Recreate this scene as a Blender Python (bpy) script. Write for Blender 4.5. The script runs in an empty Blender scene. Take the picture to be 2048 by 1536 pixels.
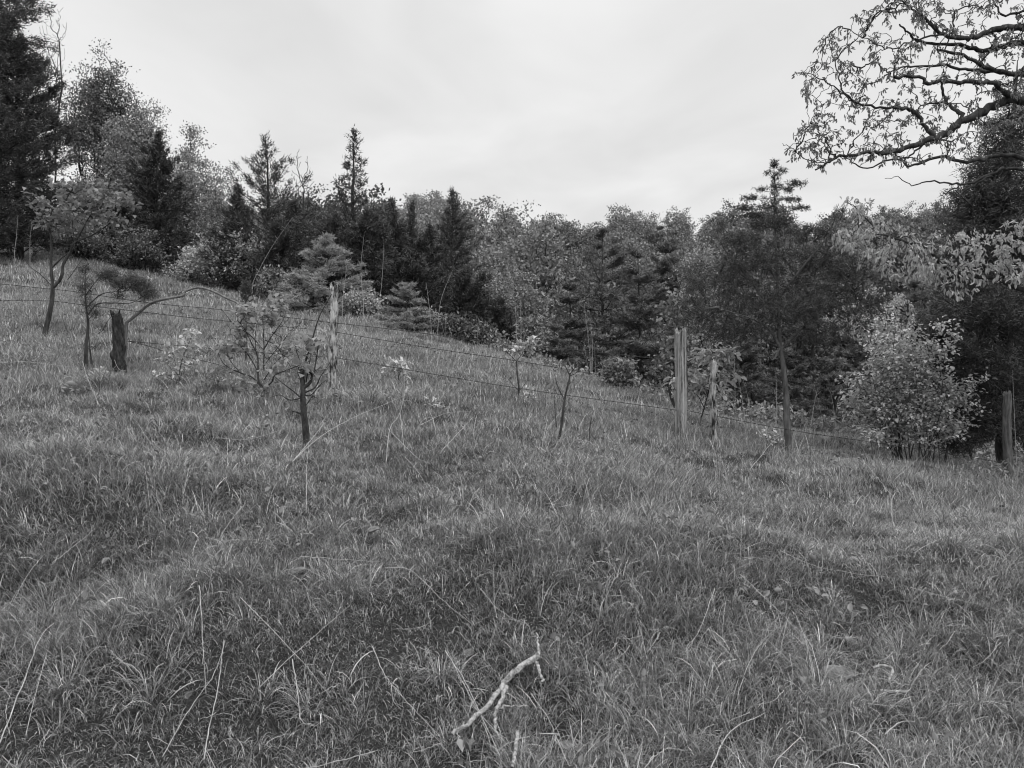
import bpy, math, random
import numpy as np
from math import radians, sin, cos, pi
scene = bpy.context.scene
COL = scene.collection
# ------------------------------------------------------------------ camera
EYE = 1.6; F = 1600.0; CX = 1024.0; HOR = 800.0     # focal length and eye level, in photo pixels
cam = bpy.data.cameras.new("camera"); camo = bpy.data.objects.new("camera", cam); COL.objects.link(camo)
camo.location = (0, 0, EYE); camo.rotation_euler = (pi/2, 0, 0)
cam.sensor_width = 36; cam.lens = 36*F/2048; cam.shift_y = (HOR-768)/2048
cam.clip_start = 0.05; cam.clip_end = 2000
scene.camera = camo
scene.render.resolution_x = 1024; scene.render.resolution_y = 768
scene.view_settings.view_transform = 'Standard'; scene.view_settings.look = 'None'
scene.view_settings.exposure = 0.0; scene.view_settings.gamma = 1
# ------------------------------------------------------------------ sky (bright overcast, grey)
SUN_EL, SUN_ROT = radians(50), radians(145)
w = bpy.data.worlds.new("World"); scene.world = w; w.use_nodes = True
nt = w.node_tree; N = nt.nodes; L = nt.links; N.clear()
out = N.new('ShaderNodeOutputWorld'); bg = N.new('ShaderNodeBackground'); L.new(bg.outputs[0], out.inputs[0])
bg.inputs['Strength'].default_value = 0.1
sky = N.new('ShaderNodeTexSky'); sky.sky_type = 'NISHITA'; sky.sun_disc = False
sky.sun_elevation = SUN_EL; sky.sun_rotation = SUN_ROT
bw = N.new('ShaderNodeRGBToBW'); L.new(sky.outputs[0], bw.inputs[0])
tc = N.new('ShaderNodeTexCoord'); sx = N.new('ShaderNodeSeparateXYZ'); L.new(tc.outputs['Generated'], sx.inputs[0])
# cloud layer projected on a flat ceiling
zc = N.new('ShaderNodeMath'); zc.operation = 'MAXIMUM'; zc.inputs[1].default_value = 0.07; L.new(sx.outputs[2], zc.inputs[0])
dv = N.new('ShaderNodeVectorMath'); dv.operation = 'DIVIDE'
cmb = N.new('ShaderNodeCombineXYZ'); [L.new(zc.outputs[0], cmb.inputs[i]) for i in range(3)]
L.new(tc.outputs['Generated'], dv.inputs[0]); L.new(cmb.outputs[0], dv.inputs[1])
mpn = N.new('ShaderNodeMapping'); mpn.inputs['Scale'].default_value = (1.9, 1.1, 1); mpn.inputs['Rotation'].default_value = (0, 0, radians(25))
L.new(dv.outputs[0], mpn.inputs[0])
nz = N.new('ShaderNodeTexNoise'); nz.inputs['Scale'].default_value = 0.9; nz.inputs['Detail'].default_value = 4; nz.inputs['Roughness'].default_value = 0.45
nz.inputs['Distortion'].default_value = 0.4
L.new(mpn.outputs[0], nz.inputs['Vector'])
cl = N.new('ShaderNodeMapRange'); cl.inputs['From Min'].default_value = 0.3; cl.inputs['From Max'].default_value = 0.7
cl.inputs['To Min'].default_value = 7.2; cl.inputs['To Max'].default_value = 8.7; L.new(nz.outputs[0], cl.inputs[0])
zen = N.new('ShaderNodeMapRange'); zen.inputs['From Min'].default_value = 0.45; zen.inputs['From Max'].default_value = 1.0
zen.inputs['To Min'].default_value = 1.0; zen.inputs['To Max'].default_value = 2.3; L.new(sx.outputs[2], zen.inputs[0])
ml = N.new('ShaderNodeMath'); ml.operation = 'MULTIPLY'; L.new(cl.outputs[0], ml.inputs[0]); L.new(zen.outputs[0], ml.inputs[1])
mx = N.new('ShaderNodeMath'); mx.operation = 'MULTIPLY_ADD'; mx.inputs[1].default_value = 0.03; L.new(bw.outputs[0], mx.inputs[0]); L.new(ml.outputs[0], mx.inputs[2])
L.new(mx.outputs[0], bg.inputs['Color'])
sun = bpy.data.lights.new("sun", 'SUN'); sun.energy = 1.5; sun.angle = radians(10); sun.color = (1, 1, 1)
suno = bpy.data.objects.new("sun", sun); COL.objects.link(suno)
suno.rotation_euler = (pi/2-SUN_EL, 0, pi-SUN_ROT)    # soft light from behind the camera, right, high up
suno.location = (0, 0, 60)
scene.cycles.filter_width = 1.1; scene.cycles.max_bounces = 5; scene.cycles.diffuse_bounces = 3; scene.cycles.transmission_bounces = 3

rng = np.random.default_rng(7); random.seed(7)
# ------------------------------------------------------------------ helpers
def pt(px, row, Y): return np.array([(px-CX)/F*Y, Y, EYE+(HOR-row)/F*Y])
def nrm(v): return v/np.maximum(np.linalg.norm(v, axis=-1, keepdims=True), 1e-9)
def mesh_from(name, V, faces, tints=None, smooth=False):
    V = np.asarray(V, dtype=np.float32); faces = [np.asarray(f, dtype=np.int32) for f in faces if len(f)]
    me = bpy.data.meshes.new(name); me.vertices.add(len(V)); me.vertices.foreach_set('co', V.ravel())
    loops = np.concatenate([f.ravel() for f in faces]); tot = np.concatenate([np.full(len(f), f.shape[1], np.int32) for f in faces])
    st = np.concatenate([[0], np.cumsum(tot)[:-1]]).astype(np.int32)
    me.loops.add(len(loops)); me.loops.foreach_set('vertex_index', loops)
    me.polygons.add(len(tot)); me.polygons.foreach_set('loop_start', st)
    try: me.polygons.foreach_set('loop_total', tot)
    except Exception: pass
    if smooth: me.polygons.foreach_set('use_smooth', np.ones(len(tot), bool))
    if tints is not None:
        a = me.attributes.new('tint', 'FLOAT', 'FACE'); a.data.foreach_set('value', np.concatenate([np.asarray(t, np.float32) for t in tints if len(t)]))
    me.update(calc_edges=True)
    return me
def link(name, me, m, parent=None):
    o = bpy.data.objects.new(name, me); COL.objects.link(o)
    if m: me.materials.append(m)
    if parent: o.parent = parent
    return o
def tag(o, label=None, cat=None, group=None, kind=None):
    if label: o['label'] = label
    if cat: o['category'] = cat
    if group: o['group'] = group
    if kind: o['kind'] = kind
    return o
def thing(name, loc, label, cat, group=None):
    o = bpy.data.objects.new(name, None); COL.objects.link(o); o.location = tuple(loc); o.empty_display_size = .2
    return tag(o, label, cat, group)

class Tubes:
    def __init__(s): s.V = []; s.Q = []; s.n = 0
    def add(s, P, R, k=6, rough=0.0, tip=True):
        P = np.asarray(P, float); R = np.broadcast_to(np.asarray(R, float), (len(P),)).copy()
        T = nrm(np.gradient(P, axis=0)); ref = np.array([0.3, 0.2, 1.0]) if abs(T[0, 2]) < .8 else np.array([1.0, .2, .1])
        A = nrm(np.cross(T, ref)); B = np.cross(T, A)
        a = np.arange(k)/k*2*pi
        rr = R[:, None]*(1+rough*rng.normal(size=(len(P), k))) if rough else R[:, None]*np.ones((1, k))
        V = P[:, None, :]+rr[..., None]*(A[:, None, :]*np.cos(a)[None, :, None]+B[:, None, :]*np.sin(a)[None, :, None])
        s.V.append(V.reshape(-1, 3)); n = len(P)
        i = np.arange(n-1)[:, None]*k; j = np.arange(k)[None, :]; j2 = (j+1) % k
        s.Q.append((np.stack([i+j, i+j2, i+k+j2, i+k+j], -1).reshape(-1, 4))+s.n); s.n += n*k
    def mesh(s, name, off=(0, 0, 0)):
        return mesh_from(name, np.concatenate(s.V)-np.asarray(off), [np.concatenate(s.Q)], smooth=True)
def smoothline(P, n=5):
    P = np.asarray(P, float)
    if len(P) < 3:
        t = np.linspace(0, 1, n+1)[:, None]; return P[0]*(1-t)+P[-1]*t
    Q = np.vstack([2*P[0]-P[1], P, 2*P[-1]-P[-2]]); o = []
    for i in range(1, len(Q)-2):
        t = np.linspace(0, 1, n, endpoint=False)[:, None]
        a, b, c, d = Q[i-1], Q[i], Q[i+1], Q[i+2]
        o.append(.5*((2*b)+(-a+c)*t+(2*a-5*b+4*c-d)*t*t+(-a+3*b-3*c+d)*t**3))
    o.append(P[-1:]); return np.vstack(o)

class Leaves:
    """many small faces: spike (tri), diamond (quad), fold (two quads)"""
    def __init__(s): s.V = []; s.T = []; s.Q = []; s.tt = []; s.tq = []; s.n = 0
    def add(s, P, D, n, spread, Ln, W, jit=0.0, shape='spike', tint=(.7, 1.3), up=0.0, flat=0.0, jz=1.0):
        P = np.repeat(np.asarray(P, float), n, 0); D = np.repeat(np.asarray(D, float), n, 0); m = len(P)
        if m == 0: return
        d = nrm(D+spread*rng.normal(size=(m, 3))+np.array([0, 0, up])); l = Ln*rng.uniform(.55, 1.25, m)
        P = P+rng.normal(size=(m, 3))*jit*np.array([1, 1, jz])
        r = rng.normal(size=(m, 3)); 
        if flat: r = r*(1-flat)+np.array([0, 0, 1.0])*flat
        sd = nrm(np.cross(d, r)); wd = W*rng.uniform(.7, 1.3, m)
        nn = np.cross(sd, d); tint = rng.uniform(tint[0], tint[1], m)
        if shape == 'spike':
            V = np.stack([P-sd*wd[:, None]/2, P+sd*wd[:, None]/2, P+d*l[:, None]], 1); k = np.arange(m)[:, None]*3+s.n
            s.T.append(k+np.array([[0, 1, 2]])); s.tt.append(tint); s.V.append(V.reshape(-1, 3)); s.n += 3*m
        elif shape == 'diamond':
            mid = P+d*(l*.45)[:, None]
            V = np.stack([P, mid+sd*wd[:, None]/2, P+d*l[:, None], mid-sd*wd[:, None]/2], 1); k = np.arange(m)[:, None]*4+s.n
            s.Q.append(k+np.array([[0, 1, 2, 3]])); s.tq.append(tint); s.V.append(V.reshape(-1, 3)); s.n += 4*m
        else:
            b = P; m1 = P+d*(l*.3)[:, None]; m2 = P+d*(l*.68)[:, None]; t = P+d*l[:, None]-nn*(l*.12)[:, None]; h = wd[:, None]/2; f = nn*(wd*.18)[:, None]
            V = np.stack([b, m1+sd*h+f, m2+sd*h*.75+f, t, m2-sd*h*.75+f, m1-sd*h+f], 1); k = np.arange(m)[:, None]*6+s.n
            s.Q.append((k+np.array([[0, 1, 2, 3]]))); s.Q.append((k+np.array([[0, 3, 4, 5]]))); s.tq += [tint, tint]
            s.V.append(V.reshape(-1, 3)); s.n += 6*m
    def mesh(s, name, off=(0, 0, 0)):
        return mesh_from(name, np.concatenate(s.V)-np.asarray(off),
                         [np.concatenate(s.Q) if s.Q else [], np.concatenate(s.T) if s.T else []],
                         [np.concatenate(s.tq) if s.tq else [], np.concatenate(s.tt) if s.tt else []])
# ------------------------------------------------------------------ materials
def leafmat(name, base, transl=0.35, rough=0.5, spec=0.4, rnd=0.0, noise=0.0, nscale=1.0):
    m = bpy.data.materials.new(name); m.use_nodes = True; nt = m.node_tree; N = nt.nodes; L = nt.links; N.clear()
    o = N.new('ShaderNodeOutputMaterial'); a = N.new('ShaderNodeAttribute'); a.attribute_name = 'tint'
    v = N.new('ShaderNodeMath'); v.operation = 'MULTIPLY'; v.inputs[1].default_value = base; L.new(a.outputs['Fac'], v.inputs[0]); src = v
    if rnd:
        oi = N.new('ShaderNodeObjectInfo'); mr = N.new('ShaderNodeMapRange'); mr.inputs['To Min'].default_value = 1-rnd; mr.inputs['To Max'].default_value = 1+rnd
        L.new(oi.outputs['Random'], mr.inputs[0]); v2 = N.new('ShaderNodeMath'); v2.operation = 'MULTIPLY'; L.new(src.outputs[0], v2.inputs[0]); L.new(mr.outputs[0], v2.inputs[1]); src = v2
    if noise:
        tcn = N.new('ShaderNodeTexCoord'); n_ = N.new('ShaderNodeTexNoise'); n_.inputs['Scale'].default_value = nscale; n_.inputs['Detail'].default_value = 3; L.new(tcn.outputs['Object'], n_.inputs['Vector'])
        mr = N.new('ShaderNodeMapRange'); mr.inputs['From Min'].default_value = .3; mr.inputs['From Max'].default_value = .7; mr.inputs['To Min'].default_value = 1-noise; mr.inputs['To Max'].default_value = 1+noise
        L.new(n_.outputs[0], mr.inputs[0]); v2 = N.new('ShaderNodeMath'); v2.operation = 'MULTIPLY'; L.new(src.outputs[0], v2.inputs[0]); L.new(mr.outputs[0], v2.inputs[1]); src = v2
    p = N.new('ShaderNodeBsdfPrincipled'); p.inputs['Roughness'].default_value = rough; p.inputs['Specular IOR Level'].default_value = spec
    L.new(src.outputs[0], p.inputs['Base Color'])
    if transl:
        t = N.new('ShaderNodeBsdfTranslucent'); L.new(src.outputs[0], t.inputs[0]); mxs = N.new('ShaderNodeMixShader'); mxs.inputs[0].default_value = transl
        L.new(p.outputs[0], mxs.inputs[1]); L.new(t.outputs[0], mxs.inputs[2]); L.new(mxs.outputs[0], o.inputs[0])
    else: L.new(p.outputs[0], o.inputs[0])
    return m
def noisemat(name, lo, hi, scale=(1, 1, 1), nscale=5, rough=.85, bump=.4, bdist=.01, detail=6, spec=.3, cmin=.35, cmax=.65):
    m = bpy.data.materials.new(name); m.use_nodes = True; nt = m.node_tree; N = nt.nodes; L = nt.links
    p = N['Principled BSDF']; p.inputs['Roughness'].default_value = rough; p.inputs['Specular IOR Level'].default_value = spec
    tcn = N.new('ShaderNodeTexCoord'); mp = N.new('ShaderNodeMapping'); mp.inputs['Scale'].default_value = scale; L.new(tcn.outputs['Object'], mp.inputs[0])
    n_ = N.new('ShaderNodeTexNoise'); n_.inputs['Scale'].default_value = nscale; n_.inputs['Detail'].default_value = detail; n_.inputs['Roughness'].default_value = .62; L.new(mp.outputs[0], n_.inputs['Vector'])
    r = N.new('ShaderNodeMapRange'); r.inputs['From Min'].default_value = cmin; r.inputs['From Max'].default_value = cmax; r.inputs['To Min'].default_value = lo; r.inputs['To Max'].default_value = hi
    L.new(n_.outputs[0], r.inputs[0]); L.new(r.outputs[0], p.inputs['Base Color'])
    b = N.new('ShaderNodeBump'); b.inputs['Strength'].default_value = bump; b.inputs['Distance'].default_value = bdist; L.new(n_.outputs[0], b.inputs['Height']); L.new(b.outputs[0], p.inputs['Normal'])
    return m
M = dict(
    soil=noisemat('soil', .012, .05, nscale=60, bump=.8, bdist=.03),
    bark=noisemat('bark_dark', .018, .075, (1, 1, .25), 22, bump=.9, bdist=.02),
    bark_grey=noisemat('bark_grey', .10, .26, (1, 1, .2), 24, bump=.9, bdist=.02),
    bark_mid=noisemat('bark_mid', .05, .16, (1, 1, .2), 24, bump=.9, bdist=.02),
    bark_black=noisemat('bark_charred', .012, .07, (1, 1, .35), 30, bump=1, bdist=.03),
    wood=noisemat('weathered_wood', .04, .46, (1, 1, .05), 30, bump=1, bdist=.02, cmin=.36, cmax=.64),
    dead=noisemat('dead_wood', .1, .46, (1, 1, 1), 45, bump=.7, bdist=.01),
    stalk=noisemat('dry_stalk', .28, .5, (1, 1, .3), 20, bump=.2),
    wire=noisemat('rusty_wire', .02, .06, nscale=40, bump=.2, rough=.7),
    rotten=noisemat('rotten_wood', .025, .5, (1, 1, .3), 16, bump=1, bdist=.03, cmin=.42, cmax=.58),
    rock=noisemat('limestone', .09, .24, nscale=14, bump=1, bdist=.02),
    grass=leafmat('grass_blades', .28, .16, .3, .75, noise=.16, nscale=.35),
    cedar=leafmat('cedar_foliage', .08, .12, .6, .3, rnd=.15),
    cedar_mid=leafmat('cedar_foliage_mid', .105, .15, .6, .3, rnd=.15),
    pine=leafmat('pine_needles', .17, .1, .5, .4, rnd=.15),
    wpine=leafmat('young_pine_needles', .36, .3, .5, .4),
    broad=leafmat('broad_leaves', .26, .2, .45, .5, rnd=.22),
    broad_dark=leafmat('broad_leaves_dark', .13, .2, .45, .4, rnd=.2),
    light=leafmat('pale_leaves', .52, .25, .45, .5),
    oak=leafmat('oak_leaves', .23, .4, .45, .5),
    sapd=leafmat('sapling_leaves_dull', .24, .35, .45, .5),
    sap=leafmat('sapling_leaves', .34, .4, .4, .5),
    farleaf=leafmat('hillside_leaves', .215, .18, .6, .3, rnd=.38),
    farpine=leafmat('hillside_needles', .115, .2, .6, .3, rnd=.3),
)
# ------------------------------------------------------------------ terrain
_w = [(rng.uniform(0, 2*pi, 14), rng.uniform(0, 2*pi, 14), rng.uniform(.7, 1.5, 14)) for _ in range(4)]
def wav(x, y, k, i):
    a, p, f = _w[i]; r = 0
    for j in range(14): r = r+np.sin((np.cos(a[j])*x+np.sin(a[j])*y)*k*f[j]+p[j])
    return r/math.sqrt(14)
PXK = [-500, 0, 200, 400, 560, 700, 870, 1000, 1100, 1250, 1350, 1500, 1700, 1850, 2048, 2600]
CRR = [455, 497, 524, 570, 600, 625, 668, 705, 738, 780, 808, 848, 878, 903, 932, 965]
CRY = [36, 34, 32, 29, 27, 25, 23, 21, 20, 18, 17.5, 17, 17, 17, 17, 17]
def fenceY(px): return np.interp(px, [-500, 0, 667, 1362, 2015, 2600], [12.2, 12.1, 12.0, 11.2, 12.3, 13])
def fenceR(px): return np.interp(px, [-500, 0, 240, 667, 1040, 1362, 1580, 2015, 2600], [712, 735, 750, 769, 815, 880, 914, 958, 1000])
def zrow(row, Y): return EYE+(HOR-row)/F*Y
def H0(x, y):
    u = np.clip(x/np.maximum(y, 3.0), -1.2, 1.2); px = CX+F*u
    cy = np.interp(px, PXK, CRY); cz = zrow(np.interp(px, PXK, CRR), cy)
    fy = fenceY(px); fz = zrow(fenceR(px), fy)
    mz = zrow(np.interp(px, [-500, 0, 500, 1024, 1500, 2048, 2600], [1010, 1035, 1055, 1085, 1125, 1180, 1200]), 5.2)
    one = np.ones_like(px)
    Ys = [-1000*one, 2.6*one, 3.5*one, 5.2*one, fy, cy, cy+9, 58*one, 145*one, 230*one, 900*one]
    Zs = [-.03*one, -.03*one, -.01*one, mz, fz, cz, cz+np.interp(px, [0, 500, 900, 1300, 2048], [.6, .2, -1.2, -2.6, -2.6]),
          np.interp(px, [-200, 300, 600, 900, 2048], [8.5, 6.5, 2.0, -2, -4]),
          zrow(np.interp(px, [0, 500, 800, 1000, 1150, 1400, 1850, 2200], [600, 590, 560, 556, 585, 578, 556, 545]), 145), 14*one, 10*one]
    z = Zs[-1].copy()
    for i in range(len(Ys)-1):
        m = (y >= Ys[i]) & (y < Ys[i+1]); t = (y-Ys[i])/(Ys[i+1]-Ys[i]); z = np.where(m, Zs[i]+(Zs[i+1]-Zs[i])*t, z)
    return z
def H(x, y):
    x = np.asarray(x, float); y = np.asarray(y, float); d = np.clip(.05*np.abs(y), .15, 4)
    z = (H0(x, y-d)+H0(x, y-d*.5)+H0(x, y)+H0(x, y+d*.5)+H0(x, y+d))/5
    near = np.clip((y-2)/2, 0, 1)
    return z+near*(.05*(1+.5*np.clip(1.8-y/6, 0, 1))*wav(x, y, 3.2, 0)+.022*wav(x, y, 8, 1)+.08*wav(x, y, 1.2, 2)*np.clip(1.6-y/12, .3, 1))+np.clip((y-50)/40, 0, 1)*.8*wav(x, y, .12, 3)
def ground_at(px, Y): x = (px-CX)/F*Y; return np.array([x, Y, float(H(x, Y))])
def axis(dense, lim, n0, far, n1):
    a = np.linspace(dense, lim, n0); g = lim+(np.geomspace(1, far-lim+1, n1)-1); return np.concatenate([a, g[1:]])
xp = axis(0, 9, 90, 500, 60); xs = np.concatenate([-xp[::-1], xp[1:]])
ys = np.concatenate([-(np.geomspace(1, 60, 14)-1)[::-1]+1.0, np.linspace(1.2, 16, 150), 16+(np.geomspace(1, 700, 110)-1)[1:]])
X, Yg = np.meshgrid(xs, ys); Z = H(X, Yg); nx = len(xs); ny = len(ys)
ii = (np.arange(ny-1)[:, None]*nx+np.arange(nx-1)[None, :]).ravel()
g = link('ground', mesh_from('ground', np.stack([X.ravel(), Yg.ravel(), Z.ravel()], 1), [np.stack([ii, ii+1, ii+nx+1, ii+nx], 1)], smooth=True), M['soil'])
tag(g, 'grassy hillside and bank rising to the left, wooded slope beyond', 'ground', kind='structure')
# ------------------------------------------------------------------ grass
GV = []; GQ = []; GT = []; gtq = []; gtt = []; gn = 0
def blades(x, y, az, h, w, th0, curl, seg, tint, zoff=0.0):
    """vectorised curved blades; th0 lean at the root, curl extra bend towards the tip"""
    global gn
    n = len(x); z = H(x, y)-.01+zoff; P = np.stack([x, y, z], 1); dirh = np.stack([np.cos(az), np.sin(az), 0*az], 1)
    tw = az+pi/2+rng.normal(0, .5, n); sd = np.stack([np.cos(tw), np.sin(tw), rng.normal(0, .25, n)], 1)
    rows = []; step = (h/seg)[:, None]
    for k in range(seg+1):
        t = k/seg
        if k < seg: wk = (w*(1-.55*t))[:, None]; rows += [P-sd*wk/2, P+sd*wk/2]
        else: rows += [P]
        th = th0+curl*((k+.5)/seg)**1.3
        P = P+step*(dirh*np.sin(th)[:, None]+np.array([0, 0, 1.])*np.cos(th)[:, None])
    V = np.stack(rows, 1); m = V.shape[1]; base = np.arange(n)[:, None]*m+gn
    for k in range(seg-1): GQ.append(base+np.array([[2*k, 2*k+1, 2*k+3, 2*k+2]])); gtq.append(tint)
    GT.append(base+np.array([[2*seg-2, 2*seg-1, 2*seg]])); gtt.append(tint); GV.append(V.reshape(-1, 3)); gn += n*m
def tint_of(n, straw=.06, sd=.42):
    t = np.exp(rng.normal(-.1, sd, n)); s = rng.random(n) < straw; t[s] = rng.uniform(1.7, 2.5, s.sum()); return t
def inview(x, y, pad=1.2): return np.abs(x) < .66*y+pad
def crestY(x, y): return np.interp(CX+F*x/np.maximum(y, 3), PXK, CRY)
def field(y0, y1, dens, nb, h, w, seg, rad, straw=.06, lmin=.1, lmax=.6, curl=(.4, 1.9)):
    xm = .66*y1+1.2; nt_ = int(dens*(2*xm)*(y1-y0)); x = rng.uniform(-xm, xm, nt_); y = rng.uniform(y0, y1, nt_)
    k = inview(x, y) & (y < crestY(x, y)+2.5) & (rng.random(nt_) < np.clip(.85+.4*wav(x, y, 10.5, 1), .3 if lmin < 1 else 1, 1)); x = x[k]; y = y[k]; nt_ = len(x)
    hs = np.exp(rng.normal(0, .38, nt_))*h*np.clip(1+.25*wav(x, y, 1.6, 3)+.15*wav(x, y, 4.3, 0), .6, 1.8); ta = rng.uniform(.85, 1.15, nt_)
    x = np.repeat(x, nb); y = np.repeat(y, nb); hs = np.repeat(hs, nb); ta = np.repeat(ta, nb); n = len(x)
    a = rng.uniform(0, 2*pi, n); r = np.abs(rng.normal(0, rad, n)); bx = x+np.cos(a)*r; by = y+np.sin(a)*r
    az = a+rng.normal(0, .8, n)
    dn = np.arctan2(-np.sin(az)*.0-1, 0)  # downhill is mostly towards the viewer
    az = np.where(rng.random(n) < .3, rng.normal(-pi/2, .9, n), az)
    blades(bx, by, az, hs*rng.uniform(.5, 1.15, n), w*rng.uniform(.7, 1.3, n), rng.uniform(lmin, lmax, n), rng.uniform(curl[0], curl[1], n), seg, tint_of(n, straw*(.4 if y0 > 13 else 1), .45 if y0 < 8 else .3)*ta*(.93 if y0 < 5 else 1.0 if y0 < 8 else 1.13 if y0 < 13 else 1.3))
field(2.3, 5.2, 760, 20, .08, .0034, 4, .05)
field(2.3, 7, 420, 8, .08, .004, 3, .08, lmin=1.1, lmax=1.6, curl=(.1, .8), straw=.25)
field(2.4, 6.5, 26, 20, .17, .0038, 4, .035, curl=(.8, 2.2))
field(5.2, 8.5, 480, 17, .095, .0042, 3, .055)
field(8.5, 14, 340, 15, .095, .0052, 3, .06, lmax=.45, curl=(.2, 1.3))
field(14, 22, 170, 15, .11, .008, 2, .09, lmax=.4, curl=(.2, 1.1))
field(22, 37, 50, 15, .14, .017, 2, .14, lmax=.4, curl=(.2, 1.0))
# drooping tussocks of long blades on the bank
for px, row, Y, n, h in [(430, 1200, 4.6, 260, .36), (500, 1090, 5.1, 380, .42), (120, 1000, 6.0, 300, .40), (300, 1440, 3.8, 260, .30), (130, 1440, 3.8, 260, .3),
                         (880, 1380, 4.0, 260, .30), (1230, 1230, 4.7, 260, .3), (1650, 1290, 4.35, 330, .36), (1480, 1350, 4.2, 220, .3), (1900, 1130, 5.6, 320, .40),
                         (600, 1060, 5.3, 250, .4), (700, 1240, 4.6, 200, .3), (1030, 1170, 5.0, 240, .28), (1800, 1300, 4.4, 200, .3), (340, 1060, 5.3, 260, .35),
                         (60, 640, 12.3, 500, .7), (20, 690, 11.6, 500, .6), (310, 1330, 4.2, 240, .3), (620, 1420, 3.9, 240, .3), (1700, 1440, 3.8, 200, .3), (740, 800, 10, 300, .5),
                         (1160, 1120, 5.4, 200, .33), (1350, 1500, 3.6, 180, .25), (1960, 1420, 3.9, 220, .35), (200, 800, 10.5, 400, .55), (430, 790, 10.8, 400, .5)]:
    x0 = (px-CX)/F*Y; a = rng.uniform(0, 2*pi, n); r = np.abs(rng.normal(0, .13 if Y < 7 else .25, n)); az = np.where(rng.random(n) < .6, rng.normal(-pi/2, .8, n), a)
    blades(x0+np.cos(a)*r, Y+np.sin(a)*r, az, h*.7*rng.uniform(.35, 1.1, n), .0046*rng.uniform(.7, 1.3, n)*(1 if Y < 7 else 1.4), rng.uniform(.1, .7, n), rng.uniform(.8, 2.3, n), 5, tint_of(n, .1))
# many more uneven tussocks scattered over the bank and the meadow
for _ in range(150):
    Y = float(np.sqrt(rng.uniform(3.3**2, 9.5**2))); x0 = rng.uniform(-.66, .66)*Y; n = int(rng.uniform(60, 190)); sc = rng.uniform(.6, 1.3); a = rng.uniform(0, 2*pi, n); r = np.abs(rng.normal(0, .07*sc, n)); az = np.where(rng.random(n) < .5, rng.normal(-pi/2, .8, n), a)
    blades(x0+np.cos(a)*r*1.4, Y+np.sin(a)*r, az, .19*sc*rng.uniform(.4, 1.15, n), .0042*rng.uniform(.7, 1.3, n), rng.uniform(.1, .8, n), rng.uniform(.7, 2.2, n), 4, tint_of(n, .08)*rng.uniform(.75, 1.15))
# sparse tall straws standing above the sward
n = 1900; yy = np.sqrt(rng.uniform(3.2**2, 30**2, n)); xx = rng.uniform(-1, 1, n)*(.66*yy+1); k = yy < crestY(xx, yy)+1; xx, yy = xx[k], yy[k]; n = len(xx)
blades(xx, yy, rng.uniform(0, 2*pi, n), rng.uniform(.25, .5, n)*np.clip(1.25-yy/28, .3, 1), .003*np.clip(yy/6, 1, 2.2), rng.uniform(0, .6, n), rng.uniform(0, 1.3, n), 5, rng.uniform(1.5, 2.4, n))
go = link('grass', mesh_from('grass', np.concatenate(GV), [np.concatenate(GQ), np.concatenate(GT)], [np.concatenate(gtq), np.concatenate(gtt)]), M['grass'])
tag(go, 'dense tufted meadow grass covering the bank and the hillside', 'grass', kind='stuff')
print('blades verts', gn)
def rowY(px, row, dz):
    Yt = np.linspace(2.7, 24, 900); x = (px-CX)/F*Yt; rr = HOR-(H0(x, Yt)+dz-EYE)*F/Yt; k = np.nonzero(rr <= row)[0]
    return float(Yt[k[0]]) if len(k) else 24.0
lv0 = None
# ------------------------------------------------------------------ tree skeletons
def grow(tg, seeds, seedpath=None, alpha=.35, bow=.12, sub=3):
    """joins every target to the nearest cheap skeleton node; returns nodes, parents"""
    P = [np.array(s, float) for s in seeds]; par = [-1]+[i for i in range(len(seeds)-1)] if seedpath is None else list(seedpath)
    arr = np.zeros((len(seeds)+len(tg)*sub, 3)); arr[:len(P)] = P; pl = np.zeros(len(arr))
    if seedpath is None:
        pl[1:len(P)] = np.cumsum(np.linalg.norm(np.diff(arr[:len(P)], axis=0), axis=1))
    n = len(P); parent = np.full(len(arr), -1); parent[:n] = par
    root = arr[0]; order = np.argsort(np.linalg.norm(tg-root, axis=1)) if seedpath is None else np.argsort(np.min(np.linalg.norm(tg[:, None, :]-arr[None, :n], axis=2), axis=1))
    ends = []
    for i in order:
        t = tg[i]; d = np.linalg.norm(arr[:n]-t, axis=1); j = int(np.argmin(d+alpha*pl[:n])); a = arr[j]; L_ = d[j]
        if L_ < 1e-4: ends.append(j); continue
        prev = j
        for k in range(1, sub+1):
            s = k/sub; p = a+(t-a)*s+np.array([0, 0, bow*L_*sin(pi*s)])+(rng.normal(size=3)*L_*.05 if k < sub else 0)
            arr[n] = p; pl[n] = pl[prev]+L_/sub; parent[n] = prev; prev = n; n += 1
        ends.append(prev)
    return arr[:n], parent[:n], np.array(ends)
def skel_tubes(tb, arr, parent, r0, p=2.3, first=0, rmax=1e9, sides=(6, 4, 3)):
    n = len(arr); cnt = np.zeros(n); kids = [[] for _ in range(n)]
    for i in range(n):
        if parent[i] >= 0: kids[parent[i]].append(i)
    R = np.zeros(n)
    for i in range(n-1, -1, -1):
        s = sum(R[k]**p for k in kids[i]) if kids[i] else r0**p; R[i] = min(max(s, r0**p)**(1/p), rmax)
    done = np.zeros(n, bool)
    for i in range(first, n):
        if done[i]: continue
        ch = [i]; done[i] = True; c = i
        while kids[c]:
            k = max(kids[c], key=lambda q: R[q])
            if done[k]: break
            ch.append(k); done[k] = True; c = k
        if parent[i] >= 0: ch = [parent[i]]+ch
        if len(ch) < 2: continue
        rr = R[ch].copy()
        if parent[i] >= 0: rr[0] = min(rr[0], rr[1]*1.15)
        k = sides[0] if rr.max() > .05 else (sides[1] if rr.max() > .015 else sides[2])
        tb.add(arr[ch], rr, k)
    return R
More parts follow.
